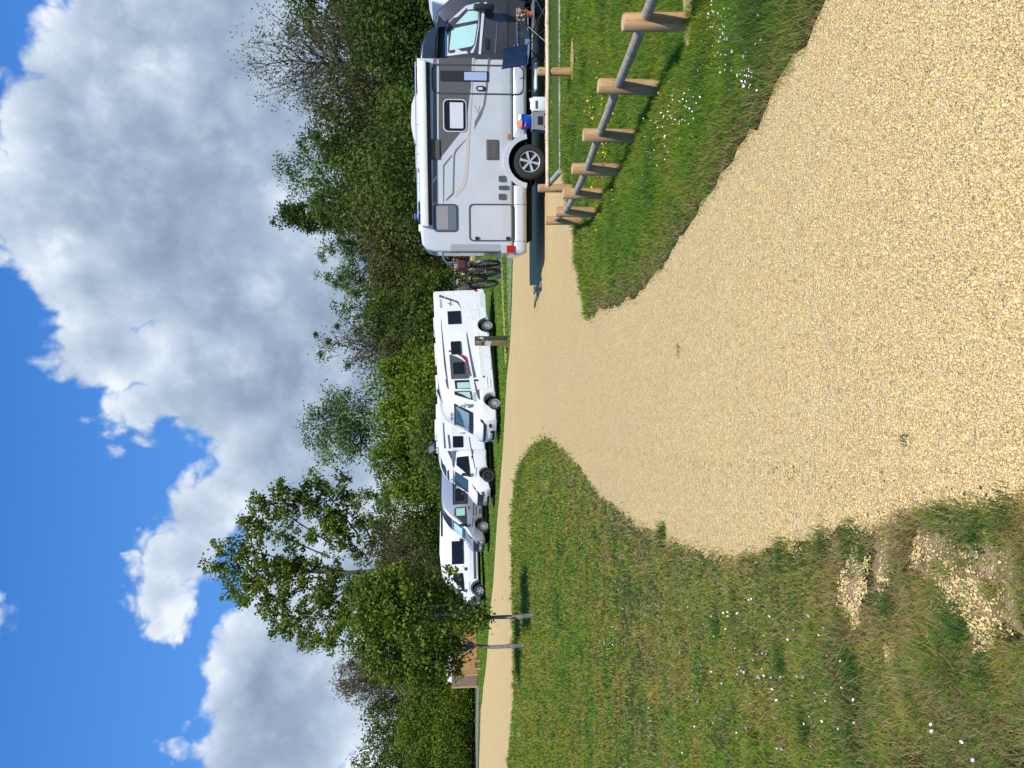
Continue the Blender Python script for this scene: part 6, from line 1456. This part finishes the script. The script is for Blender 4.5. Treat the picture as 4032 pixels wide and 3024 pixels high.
# tall young poplar with separate leafy limbs
def poplar():
    d = 62; yc = 1215; gx_ = at(800 * 1.8228, 1235 * 1.8228, d).x; gz = ztf(gx_, d); root = empty('tree', (gx_, d, gz)); tag(root, 'tallest tree, a poplar of separate leafy upright limbs against the cloud', 'tree', GRP)
    limbs = [  # tips and way-points in display pixels (x = height, y = sideways)
        [(452, 1225), (520, 1228), (620, 1240)], [(480, 1265), (560, 1262), (660, 1250)], [(520, 1290), (600, 1290), (700, 1262)], [(470, 1180), (540, 1190), (640, 1215)],
        [(515, 1120), (570, 1140), (680, 1190)], [(540, 1085), (600, 1100), (700, 1165)], [(590, 1055), (640, 1080), (720, 1150)], [(640, 1060), (690, 1090), (750, 1160)],
        [(560, 1325), (640, 1320), (720, 1275)], [(600, 1365), (660, 1345), (740, 1280)], [(655, 1395), (690, 1370), (760, 1290)], [(700, 1400), (730, 1360), (780, 1290)],
        [(670, 1035), (710, 1070), (770, 1150)], [(610, 1215), (680, 1225), (760, 1235)], [(560, 1225), (640, 1230), (740, 1235)], [(735, 1035), (760, 1090), (800, 1160)], [(740, 1330), (770, 1300), (800, 1250)], [(700, 1100), (730, 1150), (790, 1200)], [(690, 1300), (720, 1280), (800, 1250)]]
    mb = MB(); C = []
    W3_ = lambda a, b, dy=0: at(a * 1.8228, b * 1.8228, d + dy) - root.location
    hub = W3_(800, 1235); mb.tube([Vector((0, 0, -.2)), hub * .5, hub, W3_(720, 1238), W3_(600, 1232)], [.26, .24, .2, .13, .05], 10)
    for lb in limbs:
        dy = random.uniform(-1.6, 1.6); tip, mid, bs_ = [W3_(a, b, dy * k_) for (a, b), k_ in zip(lb, (1, .7, .3))]
        mb.tube([bs_.lerp(hub, .25), bs_, mid, tip], [.09, .07, .04, .015], 6)
        Lb = (tip - bs_).length
        for q in range(int(Lb * 8)):
            f = random.random() ** .8; p = bs_.lerp(mid, f * 2) if f < .5 else mid.lerp(tip, f * 2 - 1)
            wv = .72 * (1 - f * .5); C.append(tuple(p + Vector((random.gauss(0, wv), random.gauss(0, wv), random.gauss(0, .3)))))
    mb.build('trunk', M_bark, root, smooth=True)
    V, Fq, ti = leaves(np.array(C), 30, .23, .115, .8, .5, .22); np_mesh('crown', V, Fq, L['poplar'], root, tint=ti)
    return len(C)
poplar()
tree(1095, 752, 52, 60, 'mid', 'green tree joining the crown of the big poplar on its right', 280, 30, .16, t0=.6)
tree(1180, 740, 60, 62, 'olive', 'olive tree closing the gap under the crown of the big poplar', 300, 30, .16, shape='bush', bare=.5)
tree(1290, 770, 70, 64, 'mid', 'green tree under the left half of the big poplar crown', 300, 30, .17)
# left-hand part behind the road
tree(1470, 718, 48, 84, 'brown', 'grey half-bare round tree with pale forking branches left of the near trees', 240, 16, .15, bare=1.0, shape='lollipop', inner=.2, bark=M_barkl, vis=.5)
tree(1560, 772, 60, 84, 'dark', 'dark round bushy tree at the left of the grey half-bare one', 330, 36, .19)
tree(1640, 752, 60, 86, 'mid', 'green tree at the left picture edge with a rounded top', 320, 34, .19)
tree(1720, 740, 70, 88, 'mid', 'green tree cut off by the left-hand picture edge', 120, 30, .25)
tree(1500, 840, 70, 80, 'mid', 'mid-green bush below the dark round tree at the left', 380, 34, .16, shape='bush', t0=.6)
tree(1590, 850, 70, 79, 'bright', 'bright hedge bush beside the left-hand road', 380, 34, .16, shape='bush', t0=.3)
tree(1670, 870, 60, 79, 'mid', 'low hedge bush at the left end of the road', 260, 34, .16, shape='bush')
tree(1540, 930, 90, 78, 'bright', 'low clipped-looking hedge shrub right beside the far road', 480, 34, .14, shape='bush', t0=.2)
tree(1650, 940, 60, 77, 'dark', 'low dark hedge shrub right at the far left road edge', 300, 34, .15, shape='bush')
tree(1400, 850, 90, 82, 'olive', 'olive hedge bush behind the timber enclosure', 380, 34, .17, shape='bush')
tree(1300, 840, 90, 80, 'mid', 'green hedge mass behind the white panel van', 380, 34, .17, shape='bush', t0=.3)
tree(1215, 850, 80, 66, 'olive', 'tangled olive bush right behind the white panel van', 320, 34, .15, shape='bush', t0=.3)
# second tier filling the foot of the tree belt
for (yc, xt, hw, d, sp, lb) in ((150, 800, 110, 58, 'mid', 'low undergrowth bush under the tall sparse tree'), (260, 820, 100, 56, 'olive', 'olive undergrowth bush beneath the brownish half-leafed tree'), (420, 830, 90, 58, 'dark', 'dark undergrowth bush under the leafy tree with rounded shoulder'),
                                (760, 870, 70, 62, 'mid', 'small bush peeping over the middle of the long white motorhome'), (1060, 890, 70, 64, 'dark', 'small dark bush peeping over the two parked vans'), (-20, 840, 90, 62, 'dark', 'dark undergrowth at the right picture edge')):
    tree(yc, xt, hw, d, sp, lb, 260, 32, .16, shape='bush', group='undergrowth bushes of the tree belt', cat='bush', name='bush')

# ------------------------------------------------------------------ two small near trees on the verge
def near_tree(base_px, way, crowns, label, r0, nC, per, seedshift, twigs):
    b = gp(*base_px); d = b.y; gz = ztf(b.x, b.y) + .03; root = empty('small_tree', (b.x, b.y, gz)); tag(root, label, 'tree', 'small trees on the left verge')
    P3 = lambda a, q, dy=0: at(a * 1.8228, q * 1.8228, d + dy) - root.location
    tr_ = [Vector((0, 0, -.1))] + [P3(a, q) for a, q in way]
    mb = MB(); n = len(tr_); mb.tube(tr_, [r0 * (1.12 - .5 * i / n) for i in range(n)], 12)
    fork = tr_[-1]; ell = []
    for (x, y, rx, ry) in crowns:
        c = P3(x, y, random.uniform(-.3, .3)); k = 1.8228 / F * d; ell.append((c.x, c.y, c.z, ry * k, ry * k * .85, rx * k))
    C = shell(nC, ell, .1)
    mains = [tuple(c) for c in C[rng.choice(len(C), 14, replace=False)]]
    for q in mains:
        q = Vector(q); mid = fork.lerp(q, .5) + Vector((random.gauss(0, .12), random.gauss(0, .12), random.uniform(-.1, .25))); rr = r0 * random.uniform(.3, .5); mb.tube([fork, mid, q], [rr, rr * .65, rr * .2], 6)
        for _ in range(twigs):
            t2 = Vector(C[rng.integers(len(C))]); 
            if (t2 - mid).length < 1.3: mb.tube([mid, mid.lerp(t2, .5) + Vector((0, 0, .06)), t2], [rr * .35, rr * .25, .004], 4)
    mb.build('trunk', simple('bark_grey_brown', (.20, .18, .15), .9, bump=.6, bscale=14, var=.4), root, smooth=True)
    V, Fq, ti = leaves(C, per, .12, .052, .60, .45, .22); np_mesh('crown', V, Fq, L['near'], root, tint=ti)
near_tree((2102, 2422), [(1120, 1332), (1085, 1333), (1048, 1334)], [(868, 1285, 82, 62), (960, 1290, 38, 30), (830, 1320, 70, 60), (990, 1340, 42, 36), (975, 1238, 16, 14), (790, 1270, 45, 35), (1035, 1330, 18, 30)], 'small tree with pale speckled trunk in front of the white van bumper', .058, 520, 26, 0, 9)
near_tree((2066, 2541), [(1100, 1396), (1062, 1398), (1030, 1394)], [(880, 1400, 110, 68), (800, 1370, 60, 55), (960, 1420, 60, 45), (900, 1460, 70, 30), (960, 1370, 40, 34), (840, 1440, 50, 40)], 'small leaning tree with smooth grey trunk in front of the timber enclosure, the leftmost', .06, 520, 26, 1, 9)
